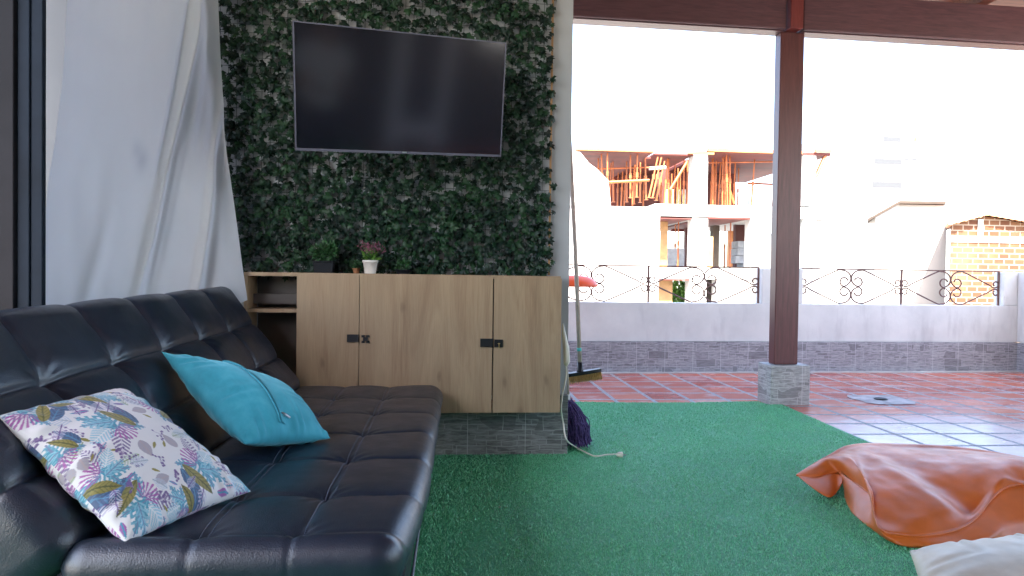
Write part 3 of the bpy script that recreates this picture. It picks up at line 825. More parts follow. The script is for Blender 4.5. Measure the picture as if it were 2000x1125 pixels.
for sx in (-1, 1):
    for sz_ in (-1, 1):
        box(bm, (a.x + sx*.004, CY - .007, a.z + sz_*.019), (a.x + sx*.019, CY - .001, a.z + sz_*.008))
box(bm, (a.x - .0115, CY - .0065, a.z - .0085), (a.x + .0115, CY - .0015, a.z + .0085))
onpart(obj('catch', bm, M['black']), doors[1])
hb(doors[1], 'hasp', 938, 661, 962.5, 677.5)
hb(doors[2], 'lock', 965.5, 663, 982, 678)
kx = cp(974, 672); bm = bmesh.new(); tube(bm, [(kx.x, CY - .008, kx.z), (kx.x, CY - .016, kx.z), (kx.x + .001, CY - .016, kx.z - .02)], .0022, 6)
lathe(bm, [(.001, 0), (.006, .002), (.006, .004), (.001, .006)], (kx.x, CY - .019, kx.z + .001), 12); onpart(obj('key', bm, M['brass']), doors[2])

# plants on the cabinet
def leaf_cluster(center, rad, n, size, up=.6, seed=0, squash=(1, 1, 1), lob=False):
    r_ = random.Random(seed); V = []; Fc = []; T = []
    for k in range(n):
        d = Vector((r_.gauss(0, 1), r_.gauss(0, 1), r_.gauss(0, 1))).normalized() * (r_.random() ** .4) * rad
        p = Vector(center) + Vector((d.x*squash[0], d.y*squash[1], d.z*squash[2]))
        ax = (d.normalized() + Vector((r_.gauss(0, .5), r_.gauss(0, .5), up + r_.gauss(0, .4)))).normalized()
        sd = ax.cross(Vector((r_.gauss(0, 1), r_.gauss(0, 1), r_.gauss(0, 1)))).normalized(); s = size * r_.uniform(.6, 1.3)
        o = len(V); nn = ax.cross(sd)
        V += [p, p + ax*s*.5 + sd*s*.28 + nn*s*.08, p + ax*s, p + ax*s*.5 - sd*s*.28 + nn*s*.08]
        Fc += [(o, o+1, o+2), (o, o+2, o+3)]; T += [r_.random()] * 4
    return V, Fc, T
def tinted(name, data, mat, parent=None):
    V, Fc, T = data; o = obj_np(name, V, Fc, mat, parent)
    at = o.data.attributes.new('tint', 'FLOAT', 'POINT'); at.data.foreach_set('value', T); return o
PZ = zt
def pot_plant(px, label, name, r0, r1, h, mat, leafmat, ly, crown, square=False):
    x = atY(px, 531, CY + ly).x
    t = thing(name, label, 'potted plant', (x, CY + ly, PZ))
    if square:
        bm = bmesh.new(); vs = box(bm, (-r1, -r1*.6, 0), (r1, r1*.6, h))
        for v in vs[:4]: v.co.x *= .88; v.co.y *= .88
        box(bm, (-r1*1.05, -r1*.66, h + .001), (r1*1.05, r1*.66, h + .008))
        obj('pot', bm, M[mat], t, bevel=.002)
    else:
        obj('pot', lathe(bmesh.new(), [(r0, 0), (r0*1.02, .004), (r1*.95, h*.82), (r1*1.05, h*.84), (r1*1.05, h), (r1*.9, h), (r1*.85, h-.008)]), M[mat], t, True)
    crown(t); return t
def crown_white(t):
    h = .058
    tinted('leaves', leaf_cluster((0, 0, h + .025), .03, 150, .022, .8, 3), M['foliage'], t)
    V = []; Fc = []; T = []
    r_ = random.Random(5); bm = bmesh.new()
    for k in range(16):
        a = r_.random()*6.28; e = Vector((math.cos(a)*r_.uniform(.02, .075), math.sin(a)*r_.uniform(.01, .03), h + r_.uniform(.05, .085)))
        tube(bm, [(0, 0, h), e*.5 + Vector((0, 0, h*.6)), e], .0009, 4)
        c = leaf_cluster(e, .014, 16, .011, .4, 50 + k); o = len(V); V += c[0]; Fc += [tuple(i + o for i in f) for f in c[1]]; T += c[2]
    obj('stems', bm, M['leaf_moss'], t)
    obj_np('flowers', V, Fc, M['flower'], t)
pot_plant(723, 'small white pot with pink flowers standing on the oak cabinet', 'flower_pot', .027, .037, .066, 'pot_white', None, .05, crown_white)
def crown_moss(t): tinted('leaves', leaf_cluster((0, 0, .105), .06, 420, .022, .4, 8, (1.15, .7, .75)), M['foliage_dark'], t)
M['foliage_dark'] = mat_foliage('foliage_dark', (.012, .045, .012), (.03, .11, .03))
pot_plant(633, 'dark rectangular pot with a rounded green bonsai on the cabinet', 'bonsai_pot', .03, .050, .052, 'pot_dark', None, .08, crown_moss, True)
def crown_small(t): tinted('leaves', leaf_cluster((0, 0, .045), .03, 120, .02, .5, 11, (1, .8, .6)), M['foliage_dark'], t)
pot_plant(787, 'low black bowl planter on the cabinet, right of the white flower pot', 'bowl_planter', .030, .040, .022, 'pot_dark', None, .08, crown_small)
def crown_tiny(t): tinted('leaves', leaf_cluster((0, 0, .04), .02, 60, .016, .8, 12), M['foliage_dark'], t)
pot_plant(696, 'tiny terracotta pot just left of the white flower pot', 'terracotta_pot', .014, .019, .026, 'pot_terra', None, .10, crown_tiny)

# ------------------------------------------------------------------ ivy panel
IX0, IX1, IZ0, IZ1 = atY(425, 300, WY - .04).x, atY(1076, 300, WY - .04).x, zt + .005, 2.62
ivy = thing('ivy_panel', 'artificial ivy trellis covering the white wall behind the television', 'wall greenery', ((IX0+IX1)/2, WY, IZ0))
bm = bmesh.new(); x = IX0
gy = WY - .022
while x <= IX1: tube(bm, [(x, gy, IZ0), (x + .004*math.sin(x*9), gy, IZ1)], .0013, 4, False); x += .042
z = IZ0 + .02
while z <= IZ1: tube(bm, [(IX0, gy - .003, z), (IX1, gy - .003, z + .003*math.sin(z*11))], .0013, 4, False); z += .042
PR(obj('wire_grid', bm, M['wire']), ivy)
bm = B(((IX1 - .004, gy - .006, IZ0), (IX1 + .006, gy + .004, IZ1))); PR(obj('bamboo_edge', bm, M['plywood']), ivy)
def ivy_leaves():
    r_ = random.Random(3); V = []; Fc = []; T = []
    lobes = [(0, -.30), (.30, -.42), (.52, -.08), (.26, .02), (.42, .34), (.16, .30), (0, .68), (-.16, .30), (-.42, .34), (-.26, .02), (-.52, -.08), (-.30, -.42)]
    def add(x, y, z, s, th, tilt, roll):
        o = len(V); ct, st = math.cos(th), math.sin(th)
        ex = Vector((ct, 0, st)); ez = Vector((-st, 0, ct)); ey = Vector((0, -1, 0))
        q = Matrix.Rotation(tilt, 3, ex) @ Matrix.Rotation(roll, 3, ez)
        c0 = Vector((x, y, z))
        def P(a, b, d): return c0 + q @ (ex*a*s - ez*b*s + ey*d*s)
        V.append(P(0, .05, .10)); tn = r_.random()
        for a, b in lobes: V.append(P(a, b, -.25*abs(a) - .12*max(b, 0)))
        for k in range(12): Fc.append((o, o + 1 + k, o + 1 + (k + 1) % 12))
        T.extend([tn] * 13)
    zrow = IZ0 - .005; k = 0
    while zrow < IZ1:
        xx_ = IX0 + (k % 2) * .02
        while xx_ < IX1 + .005:
            dens = noise.noise((xx_ * 2.1, zrow * 2.6, 4.2)); fine = noise.noise((xx_*9, zrow*11, 9))
            # openings in a loose lattice, denser foliage low and in the middle
            lat = math.sin(xx_*2*math.pi/.125 + .8*math.sin(zrow*5)) * math.sin(zrow*2*math.pi/.145 + .8*math.sin(xx_*4))
            keep = 1.05 - .58 * max(0, lat)**.6 * (1.25 if dens < .12 else .55) + .1*fine
            cnt = 2 if zrow < 1.35 else 1
            for rep in range(cnt + 1):
                if r_.random() < keep * (.80 if rep else 1):
                    add(xx_ + r_.gauss(0, .012), gy - .008 - r_.random()*.035, zrow + r_.gauss(0, .012), r_.uniform(.030, .056), r_.gauss(0, .9), r_.gauss(-.45, .35), r_.gauss(0, .4))
            xx_ += .034
        zrow += .034; k += 1
    return V, Fc, T
o = PR(tinted('leaves', ivy_leaves(), M['ivy']), ivy); o['kind'] = 'stuff'

# ------------------------------------------------------------------ television
TL, TR, BR, BL = atY(573, 42, 2.90), atY(990, 82, 3.20), atY(977, 308, 3.32), atY(575, 292, 3.01)
tcn = (TL + TR + BR + BL) / 4
ex = ((TR - TL) + (BR - BL)).normalized(); ez = ((TL - BL) + (TR - BR)); ez = (ez - ex*ez.dot(ex)).normalized(); ey = ez.cross(ex)
TW = ((TR - TL).length + (BR - BL).length) / 2; TH = ((TL - BL).length + (TR - BR).length) / 2
tv = thing('television', 'black flat screen television tilted on a wall arm over the ivy', 'television', tcn)
tv.rotation_euler = Matrix((( ex.x, ey.x, ez.x), (ex.y, ey.y, ez.y), (ex.z, ey.z, ez.z))).to_euler()
# local: x right, y away from viewer, z up
obj('housing', B(((-TW/2, .004, -TH/2), (TW/2, .03, TH/2)), ((-TW/2*.7, .031, -TH/2*.8), (TW/2*.7, .06, TH/2*.5))), M['black'], tv, bevel=.003)
b_ = .0055
obj('bezel', B(((-TW/2, -.004, TH/2 - b_), (TW/2, .003, TH/2)), ((-TW/2, -.004, -TH/2), (TW/2, .003, -TH/2 + b_*2)),
               ((-TW/2, -.004, -TH/2 + b_*2 + .0005), (-TW/2 + b_, .003, TH/2 - b_ - .0005)), ((TW/2 - b_, -.004, -TH/2 + b_*2 + .0005), (TW/2, .003, TH/2 - b_ - .0005))), M['bezel'], tv)
obj('screen', B(((-TW/2 + b_, -.001, -TH/2 + b_*2), (TW/2 - b_, .002, TH/2 - b_))), M['screen'], tv)
obj('logo', B(((-.01, -.0048, -TH/2 + .004), (.01, -.0041, -TH/2 + .010))), M['steel'], tv)
obj('wall_arm', B(((-.03, .061, -.1), (.05, .075, .1)), ((0, .075, -.02), (.03, .36, .02))), M['black'], tv)

# ------------------------------------------------------------------ metal door frame, curtain, things beyond
dx0, dx1 = atY(37, 300, 2.61).x, atY(84, 300, 2.61).x
df = thing('metal_door', 'dark navy metal door leaf and frame at the left edge of the room', 'door', (dx0, 2.6, 0))
xm = atY(61, 300, 2.61).x
PR(obj('frame_post', B(((dx0, 2.60, 0), (xm - .001, 2.622, 3.1)), ((xm + .001, 2.606, 0), (dx1, 2.63, 3.1))), M['dark_metal'], bevel=.003), df)
PR(obj('door_leaf', B(((dx0 - 1.1, 2.585, .02), (dx0 - .004, 2.625, 3.1))), M['panel_metal'], bevel=.003), df)
PR(obj('lintel', B(((dx0 - 1.1, 2.585, 3.101), (dx1, 2.68, 3.21))), M['dark_metal']), df)

def curtain():
    # left/right edge as seen, at real depths; the sheet hangs from z=2.95
    nu, nv = 150, 130
    Lp = [(-40, 150), (0, 131), (150, 122), (270, 108), (370, 92), (600, 78), (800, 70)]
    Rp = [(-60, 428), (0, 429), (150, 436), (300, 444), (400, 458), (500, 471), (560, 480), (584, 483)]
    def edge(tab, py):
        for (a, x0), (b, x1) in zip(tab, tab[1:]):
            if py <= b: return x0 + (x1 - x0) * (py - a) / (b - a)
        return tab[-1][1]
    V = []; Fc = []; Sm = []
    for j in range(nv + 1):
        v = j / nv
        for i in range(nu + 1):
            u = i / nu
            pyR = -330 + (586 + 330) * v; pyL = -420 + (760 + 420) * v
            lx = atY(edge(Lp, max(pyL, -40)), pyL, 2.78); rx = atY(edge(Rp, max(pyR, -60)), pyR, 3.35)
            p = lx.lerp(rx, u)
            n_ = Vector((.66, -.75, 0))
            d = 0
            # taut diagonal folds running down to the left from the upper right
            def fold(u0, v0, u1, v1, wd, am):
                dx, dy = u1-u0, v1-v0; l2 = dx*dx+dy*dy; t = ((u-u0)*dx + (v-v0)*dy)/l2
                dist = ((u-u0)*dy - (v-v0)*dx)/math.sqrt(l2)
                e = min(1, max(0, (t+.12)/.3))*min(1, max(0, (1.12-t)/.3))
                return am*e*math.exp(-(dist/wd)**2)
            d += fold(.86, .35, .42, .92, .020, .045) - fold(.90, .36, .47, .93, .026, .028)
            d += fold(.80, .30, .55, .72, .016, -.022) + fold(.97, .60, .70, .98, .018, .035) - fold(1.0, .63, .74, 1.0, .022, .022)
            d += fold(.72, .62, .50, .90, .015, .016) + fold(.30, .75, .10, 1.0, .03, .012) + fold(.95, .42, .80, .66, .03, -.02)
            d += .10 * math.exp(-((u - .90 - .04*math.sin(v*3)) / .055) ** 2) * max(0, 1 - v*1.05) * -1 + .05 * math.exp(-((u - .80) / .06) ** 2) * max(0, 1 - v*1.2)
            d += .012 * noise.noise((u*4, v*3, 2)) + .004 * noise.noise((u*12, v*8, 5)) + .007 * noise.noise((u*14, v*10, 8)) * max(0, v - .85) / .15
            V.append(p + n_ * d)
            s = .95*math.exp(-(((u-.475)/.035)**2 + ((v-.660)/.02)**2)) + .6*math.exp(-(((u-.44)/.03)**2 + ((v-.635)/.015)**2))
            s += .38 * max(0, noise.noise((u*30, v*26, 1)) + .2) * max(0, (v-.90)/.10) * max(0, (u-.6)/.4) + .25*math.exp(-((v-1)/.012)**2)*max(0, (u-.5)*2)
            s += .05*max(0, noise.noise((u*10, v*9, 6)))
            Sm.append(min(1, s))
    for j in range(nv):
        for i in range(nu): Fc.append((j*(nu+1)+i, j*(nu+1)+i+1, (j+1)*(nu+1)+i+1, (j+1)*(nu+1)+i))
    o = obj_np('curtain', V, Fc, M['curtain'], None, True)
    at = o.data.attributes.new('smudge', 'FLOAT', 'POINT'); at.data.foreach_set('value', Sm)
    tag(o, 'white translucent sheet hanging behind the sofa with slanting folds', 'curtain')
curtain()
# neighbour wall and shrub seen through the slit
nw = obj('stucco_wall', B(((-6.8, 1.0, -6.5), (-6.5, 14, 5.4))), M['stucco']); tag(nw, 'rough pale stucco wall seen through the gap beside the curtain', 'wall')
p = atY(99, 300, 7.6)
sh = thing('shrub', 'green shrub in front of the stucco wall beyond the curtain gap', 'shrub', (p.x, 7.6, -2.5))
obj('trunk', tube(bmesh.new(), [(0, 0, 0), (.05, 0, 1.6), (0, .05, 4.2)], [.07, .05, .02], 8), M['bark'], sh, True)
tinted('foliage', leaf_cluster((0, 0, 4.45), .75, 2600, .10, .2, 21, (.9, .9, .6)), M['foliage'], sh)

# ------------------------------------------------------------------ broom, mop, cable
BY = 3.86
b0, b1 = atY(1112, 262, BY), atY(1133, 719, BY)
br = thing('broom', 'wooden-handled broom with yellow bristles hanging by the wall end', 'broom', b1)
obj('handle', tube(bmesh.new(), [(0, 0, 0), b0.lerp(b1, .5) - b1 + Vector((.004, 0, 0)), b0 - b1], .0125, 10), M['broom_pole'], br, True)
d_ = (b0 - b1).normalized()
obj('tape', tube(bmesh.new(), [d_*.098, d_*.118], .0138, 12), M['teal_tape'], br, True)
obj('socket', tube(bmesh.new(), [d_*.035, d_*-.01, d_*-.02], [.0145, .0175, .022], 12), M['black'], br, True)
h0, h1 = atY(1096, 731, BY) - b1, atY(1174, 719, BY) - b1
def slab(bm, a, b, th, dp_, drop):
    n = 12; vs = []
    for k in range(n + 1):
        p = a.lerp(b, k / n); tz_ = 1 - .5*(abs(2*k/n - 1))**4
        vs.append([bm.verts.new(p + Vector((0, -dp_*tz_, 0))), bm.verts.new(p + Vector((0, dp_*tz_, 0))), bm.verts.new(p + Vector((0, dp_*tz_, -th))), bm.verts.new(p + Vector((0, -dp_*tz_, -th)))])
    for k in range(n):
        for q in range(4): bm.faces.new((vs[k][q], vs[k+1][q], vs[k+1][(q+1) % 4], vs[k][(q+1) % 4]))
    bm.faces.new(vs[0]); bm.faces.new(vs[-1][::-1]); return bm
obj('head', slab(bmesh.new(), h0, h1, .020, .026, 0), M['black'], br, bevel=.003)
bm = bmesh.new(); r_ = random.Random(2)
for i in range(21):
    for q in (-1, -.33, .33, 1):
        p = h0.lerp(h1, (i + .5)/21) + Vector((0, q*.019, -.018))
        for s in range(7):
            e = p + Vector(((i - 10)*.0008 + r_.gauss(0, .0028), q*.004 + r_.gauss(0, .003), -.042 + r_.gauss(0, .003)))
            tube(bm, [p + Vector((r_.gauss(0, .0018), r_.gauss(0, .0018), 0)), e], .0009, 3, False)
obj('bristles', bm, M['bristle'], br)
# mop leaning behind the wall end
mp = atZ(1120, 878, tz)
MY = mp.y + .06
mt = atY(1108, 772, MY + .02)
mo = thing('mop', 'purple string mop head standing on the turf at the wall end', 'mop', (mt.x, MY, 0))
bm = bmesh.new(); r_ = random.Random(4)
for k in range(230):
    a = r_.random()*6.28; rad = .088*math.sqrt(r_.random())
    top = Vector((r_.gauss(0, .008), r_.gauss(0, .008), mt.z - .03 + r_.gauss(0, .012)))
    bot = Vector((.048 + rad*math.cos(a), rad*math.sin(a)*.8, tz + .006 + r_.random()*.03))
    mid = top.lerp(bot, .5) + Vector((.022*math.cos(a)+.008, .02*math.sin(a), .02))
    pts = spline([top, mid, bot], 7); ph = r_.random()*6
    pts = [q + Vector((.006*math.sin(i*.9+ph), .005*math.cos(i*.8+ph*1.7), .003*math.sin(i*1.7+ph))) for i, q in enumerate(pts)]
    tube(bm, pts, .0029, 4, False)
obj('strands', bm, M['mop'], mo)
obj('collar', tube(bmesh.new(), [(0, 0, mt.z - .05), (0, 0, mt.z + .01)], [.017, .012], 10), M['pot_white'], mo, True)
obj('handle', tube(bmesh.new(), [(0, 0, mt.z), (-.09, .02, 1.45)], .011, 8), M['broom_pole'], mo, True)
# extension lead
EY = CY + .06
e0, e1_ = atY(1101, 645, EY), atY(1109, 712, EY)
ex_ = thing('extension_lead', 'cream extension lead beside the cabinet with its plug on the turf', 'extension lead', (e1_.x, EY, 0))
org = Vector(ex_.location)
bm = bmesh.new(); tube(bm, [atY(1099.5, 632, EY) - org, atY(1101, 650, EY) - org, atY(1106, 680, EY) - org, atY(1107, 706, EY) - org, atY(1105, 714, EY) - org], [.003, .010, .016, .017, .010], 10)
obj('socket_block', bm, M['cream_plastic'], ex_, True)
pts = [atY(1105, 712, EY), atY(1106, 735, EY), atY(1098, 775, EY - .02), atY(1096, 800, EY - .03), atY(1100, 825, EY + .02), atZ(1106, 858, .13), atZ(1124, 873, .03), atZ(1145, 884, tz + .008), atZ(1162, 891, tz + .008), atZ(1185, 888, tz + .010), atZ(1203, 887, tz + .014)]
obj('cable', tube(bmesh.new(), [q - org for q in spline(pts, 6)], .0042, 6), M['cream_plastic'], ex_, True)
pe = atZ(1211, 888, tz + .012) - org; dr_ = Vector((1, -.1, 0)).normalized()
bm = bmesh.new(); tube(bm, [pe - dr_*.02, pe - dr_*.008, pe + dr_*.012, pe + dr_*.014], [.006, .013, .016, .012], 12)
obj('plug', bm, M['cream_plastic'], ex_, True)
bm = bmesh.new()
for s in (-1, 1): tube(bm, [pe + dr_*.014 + Vector((0, s*.006, 0)), pe + dr_*.03 + Vector((0, s*.006, 0))], .002, 5)
obj('pins', bm, M['steel'], ex_)

# orange tray glimpsed on the terrace past the wall end
OY = 6.25
oz0, oz1 = atY(1130, 560, OY).z, atY(1130, 538, OY).z
ox1 = atY(1167, 555, OY).x; ox0 = ox1 - .75
tr_ = thing('orange_tray', 'bright orange plastic tray on a stand behind the broom handle', 'tray', ((ox0+ox1)/2, OY, 0))
bm = bmesh.new(); n = 40
prof = []
for k in range(n):
    a = 2*math.pi*k/n; ca_, sa_ = math.cos(a), math.sin(a); prof.append((abs(ca_)**.6*math.copysign(1, ca_), abs(sa_)**.8*math.copysign(1, sa_)))
hh_ = oz1 - oz0; rings = []
for s, z in ((.95, 0), (1.0, .004), (.985, hh_*.25), (.90, hh_*.62), (.78, hh_*.88), (.60, hh_), (.3, hh_*1.02)):
    rings.append([bm.verts.new(((ox1-ox0)/2*s*a, .22*s*b, oz0 + z)) for a, b in prof])
for i in range(len(rings)-1):
    for k in range(n): bm.faces.new((rings[i][k], rings[i][(k+1) % n], rings[i+1][(k+1) % n], rings[i+1][k]))
bm.faces.new(rings[0][::-1]); bm.faces.new(rings[-1]); obj('shell', bm, M['orange_plastic'], tr_, True)
for sx in (-1, 1):
    for sy in (-1, 1):
        obj('leg', tube(bmesh.new(), [(-.16 + sx*.12, sy*.13, 0), (-.16 + sx*.10, sy*.10, oz0)], .012, 8), M['black'], tr_, True)

# ------------------------------------------------------------------ floor cushions (right foreground)
def patch(F_, B_, n, m, prof, disp, name, mat, parent, org):
    Fs = spline(F_, 12); Bs = spline(B_, 12)
    def samp(S_, t):
        x = t*(len(S_)-1); i = min(int(x), len(S_)-2); return S_[i].lerp(S_[i+1], x - i)
    V = []; Fc = []
    for i in range(n+1):
        t = i/n; a, b = samp(Fs, t), samp(Bs, t)
        for j in range(m+1):
            s = j/m; p = a.lerp(b, s); p.z += prof(t, s)
            V.append(p + disp(t, s, p) - org)
    for i in range(n):
        for j in range(m): Fc.append((i*(m+1)+j, i*(m+1)+j+1, (i+1)*(m+1)+j+1, (i+1)*(m+1)+j))
    o = obj_np(name, V, Fc, mat, parent, True)
    sd = o.modifiers.new('thick', 'SOLIDIFY'); sd.thickness = .004; sd.offset = 0
    return o, V
oc = Vector((1.95, 2.85, 0))
ob = thing('orange_floor_cushion', 'large orange leather floor cushion with folded cover on the turf', 'floor cushion', oc)
def smoothstep(a, b, x):
    t = min(1, max(0, (x-a)/(b-a))); return t*t*(3-2*t)
Fp = [atZ(*q) for q in ((1555, 928, .07), (1600, 932, .075), (1640, 921, .10), (1672, 944, .098), (1704, 972, .090), (1710, 1012, .065), (1722, 1036, .05), (1760, 1045, .048), (1812, 1046, .05), (1868, 1034, .06), (1905, 1012, .08), (1935, 975, .12), (1965, 952, .15), (2010, 948, .16), (2070, 965, .15), (2150, 975, .15))]
Bp = [atZ(*q) for q in ((1556, 927, .071), (1590, 905, .11), (1620, 888, .14), (1650, 872, .16), (1690, 866, .17), (1750, 867, .175), (1850, 871, .18), (1950, 884, .18), (2050, 905, .17), (2150, 935, .16))]
def dsp(t, s, p):
    d = .0022*noise.noise((p.x*26, p.y*15, 7)) + .010*noise.noise((p.x*3.2, p.y*3.2, 1)) + .004*noise.noise((p.x*11, p.y*7, 3))
    # folds fanning in from the front hem
    d += .016*math.sin(t*26 + 2.2*s + 1.2*noise.noise((t*6, s*3, 0)))*math.exp(-s*3.4)*smoothstep(.02, .16, t)
    d += .020*math.exp(-((t-.62 + .25*s)/.035)**2)*smoothstep(0, .1, s)*(1-s) - .018*math.exp(-((t-.70+.28*s)/.035)**2)*(1-s)
    d += .014*math.exp(-((t-.30 - .10*s)/.03)**2)*(1-s)
    d *= smoothstep(0, .10, s)*smoothstep(0, .06, 1-s)
    return Vector((0, -.25*d, d))
def prf(t, s): 
    return (.042*smoothstep(.0, .25, t)*math.sin(math.pi*min(1, s*1.05))**.9)
patch(Fp, Bp, 150, 60, prf, dsp, 'cover', M['orange_leather'], ob, oc)
bm = bmesh.new(); tube(bm, [q - oc + Vector((0, -.002, 0)) for q in spline(Fp, 8)], .0042, 6); obj('hem', bm, M['orange_leather'], ob, True)
# body under the cover: from the turf up to the hem, and down again at the back
hemi = [q + Vector((0, .006, -.001)) for q in Fp[2:]]
Gp = [atZ(*q, tz) for q in ((1650, 972), (1662, 998), (1682, 1018), (1704, 1034), (1730, 1052), (1768, 1067), (1812, 1070), (1862, 1071), (1915, 1066), (1970, 1057), (2040, 1047), (2110, 1038), (2180, 1030), (2210, 1020))]
def skd(t, s_, p):
    o = .030*math.sin(math.pi*s_)**.8 + .055*smoothstep(.55, .9, t)*math.sin(math.pi*s_)
    o += .006*math.sin(t*40 + 3*s_)*math.sin(math.pi*s_) + .012*noise.noise((t*9, s_*3, 5))*math.sin(math.pi*s_)
    return Vector((-.35*o*(1-t), -o, 0))
patch(Gp, hemi, 130, 26, lambda t, s_: 0, skd, 'filling_bag', M['orange_leather'], ob, oc)
Hp = [Vector((q.x + .02, q.y + .03, tz)) for q in Bp]
patch([q + Vector((0, -.004, -.002)) for q in Bp[2:]], Hp[2:], 40, 10, lambda t, s_: 0, lambda t, s_, p: Vector((0, .05*math.sin(math.pi*s_), 0)), 'back_panel', M['orange_leather'], ob, oc)
# tucked corner under the tip
tipF = [atZ(*q) for q in ((1557, 929, .068), (1590, 955, .05), (1618, 971, .035), (1632, 964, .04), (1640, 950, .06))]
tipB = [atZ(*q) for q in ((1558, 928, .07), (1590, 930, .074), (1615, 928, .085), (1632, 924, .09), (1645, 930, .09))]
patch(tipF, tipB, 30, 10, lambda t, s: 0, lambda t, s, p: Vector((0, -.012*math.sin(s*3.14), 0)), 'tucked_corner', M['orange_leather'], ob, oc)
# cream cushion
C1 = atZ(1776, 1076, .09); C4 = atZ(2010, 1044, .13); C2 = atZ(1800, 1290, .05); C3 = atZ(2350, 1190, .06)
dat = cushion([C1, C2, C3, C4], .075, 90, seed=4, pull=.08, wr=.005, power=.5)
cushion_obj('cream_floor_cushion', dat, M['cream_leather'], 'cream leather floor cushion in the lower right corner', 'floor cushion')

bm = bmesh.new(); r_ = random.Random(8)
for k in range(46):
    x, y = r_.uniform(0, 2.3), r_.uniform(2.1, 4.6); s_ = r_.uniform(.003, .009); a = r_.random()*3.14
    c0 = Vector((x, y, tz + .009)); e_ = Vector((math.cos(a), math.sin(a), .2))*s_; f_ = Vector((-math.sin(a), math.cos(a), .1))*s_*.45
    bm.faces.new([bm.verts.new(q) for q in (c0 - e_, c0 + f_, c0 + e_, c0 - f_)])
cr = obj('turf_litter', bm, plain('litter', (.30, .27, .20), .8, .5, 40, 0)); cr['kind'] = 'stuff'
# ------------------------------------------------------------------ the photographer, seen only in the television
def person():
    t = thing('person', 'person in a white t-shirt and dark trousers, mirrored faintly in the television', 'person', (1.12, -.25, 0))
    def skin(name, vs, es, rs, mat, root=0):
        me = bpy.data.meshes.new(name); me.from_pydata(vs, es, []); me.materials.append(mat)
        o = bpy.data.objects.new(name, me); link(o, t)
        sk = o.modifiers.new('skin', 'SKIN'); sk.use_smooth_shade = True
        lay = me.skin_vertices[0].data if me.skin_vertices else None
        if lay is None:
            bm = bmesh.new(); bm.from_mesh(me); bm.verts.layers.skin.verify(); bm.to_mesh(me); bm.free(); lay = me.skin_vertices[0].data
        for k, (a, b) in enumerate(rs): lay[k].radius = (a, b)
        lay[root].use_root = True
        ss = o.modifiers.new('sub', 'SUBSURF'); ss.levels = 2; ss.render_levels = 2; return o
    skn = plain('skin', (.36, .20, .13), .5, .08, 20, .05)
    V = [(0,0,.95),(0,0,1.15),(0,.01,1.33),(0,0,1.46),(0,.01,1.53),(0,.02,1.62),(0,.02,1.72),
         (.18,0,1.42),(.24,.02,1.15),(.14,.24,1.12),(.06,.32,1.14),(-.18,0,1.42),(-.24,.02,1.15),(-.14,.24,1.12),(-.06,.32,1.14),
         (.10,0,.88),(.11,.02,.50),(.12,-.02,.09),(.12,.12,.04),(-.10,0,.88),(-.11,.02,.50),(-.12,-.02,.09),(-.12,.12,.04)]
    E = [(0,1),(1,2),(2,3),(3,4),(4,5),(5,6),(3,7),(7,8),(8,9),(9,10),(3,11),(11,12),(12,13),(13,14),(0,15),(15,16),(16,17),(17,18),(0,19),(19,20),(20,21),(21,22)]
    Rr = [(.13,.10),(.13,.10),(.15,.11),(.08,.08),(.055,.055),(.078,.09),(.07,.085),(.06,.06),(.045,.045),(.032,.032),(.035,.022),(.06,.06),(.045,.045),(.032,.032),(.035,.022),
          (.085,.085),(.058,.058),(.042,.042),(.035,.03),(.085,.085),(.058,.058),(.042,.042),(.035,.03)]
    skin('body', V, E, Rr, skn)
    skin('t_shirt', [(0,0,.86),(0,0,1.12),(0,.005,1.33),(0,0,1.45),(.19,0,1.42),(.235,.015,1.22),(-.19,0,1.42),(-.235,.015,1.22)],
         [(0,1),(1,2),(2,3),(3,4),(4,5),(3,6),(6,7)], [(.19,.14),(.175,.135),(.18,.135),(.10,.09),(.085,.08),(.075,.07),(.085,.08),(.075,.07)], plain('cotton_white', (.78,.78,.78), .8, .04, 8, .1))
    skin('trousers', [(0,0,.93),(.10,0,.84),(.112,.02,.50),(.12,-.02,.12),(-.10,0,.84),(-.112,.02,.50),(-.12,-.02,.12)],
         [(0,1),(1,2),(2,3),(0,4),(4,5),(5,6)], [(.15,.12),(.105,.105),(.075,.075),(.065,.065),(.105,.105),(.075,.075),(.065,.065)], plain('dark_denim', (.02,.025,.05), .8, .1, 20, .1))
    hair = lathe(bmesh.new(), [(.02, .135), (.07, .115), (.094, .06), (.10, .0), (.088, -.05), (.05, -.07)], (0, 0, 1.69), 20)
    for v in hair.verts: v.co.y = v.co.y*1.12 - .012
    obj('hair', hair, plain('hair_dark', (.015,.01,.008), .6, .2, 60, .3), t, True)
    for sx in (-1, 1):
        obj('eye', lathe(bmesh.new(), [(.001, -.010), (.010, -.005), (.012, 0), (.010, .005), (.001, .010)], (sx*.032, .098, 1.665), 10), M['black'], t, True)
person()

# ------------------------------------------------------------------ room behind the camera (reflected in the television)
bw = thing('rear_wall', 'dark rear wall of the room with a white door surround', 'wall', (1, -1.95, 0))
PR(obj('wall_panel', B(((-2.6, -2.05, 0), (1.2, -1.9, 2.25)), ((1.201, -2.05, 0), (4.3, -1.9, 3.21)), ((4.301, -2.05, 0), (8, -1.9, 1.5))), plain('dark_panel', (.06, .055, .055), .6, .1, 3, .1)), bw)
def mirror(px, py, Yw=-1.85):
    o = Vector((0, 0, CAM_H)); d = ray(px, py); t = (tcn - o).dot(ey) / d.dot(ey); h = o + d*t
    r__ = d - 2*d.dot(ey)*ey; return h + r__*((Yw - h.y)/r__.y)
ma, mb, mc, md = mirror(757, 250), mirror(782, 250), mirror(846, 250), mirror(868, 250)
me0, me1 = mirror(800, 262), mirror(800, 234)
print('mirror', ma, mb, mc, md, me0, me1)
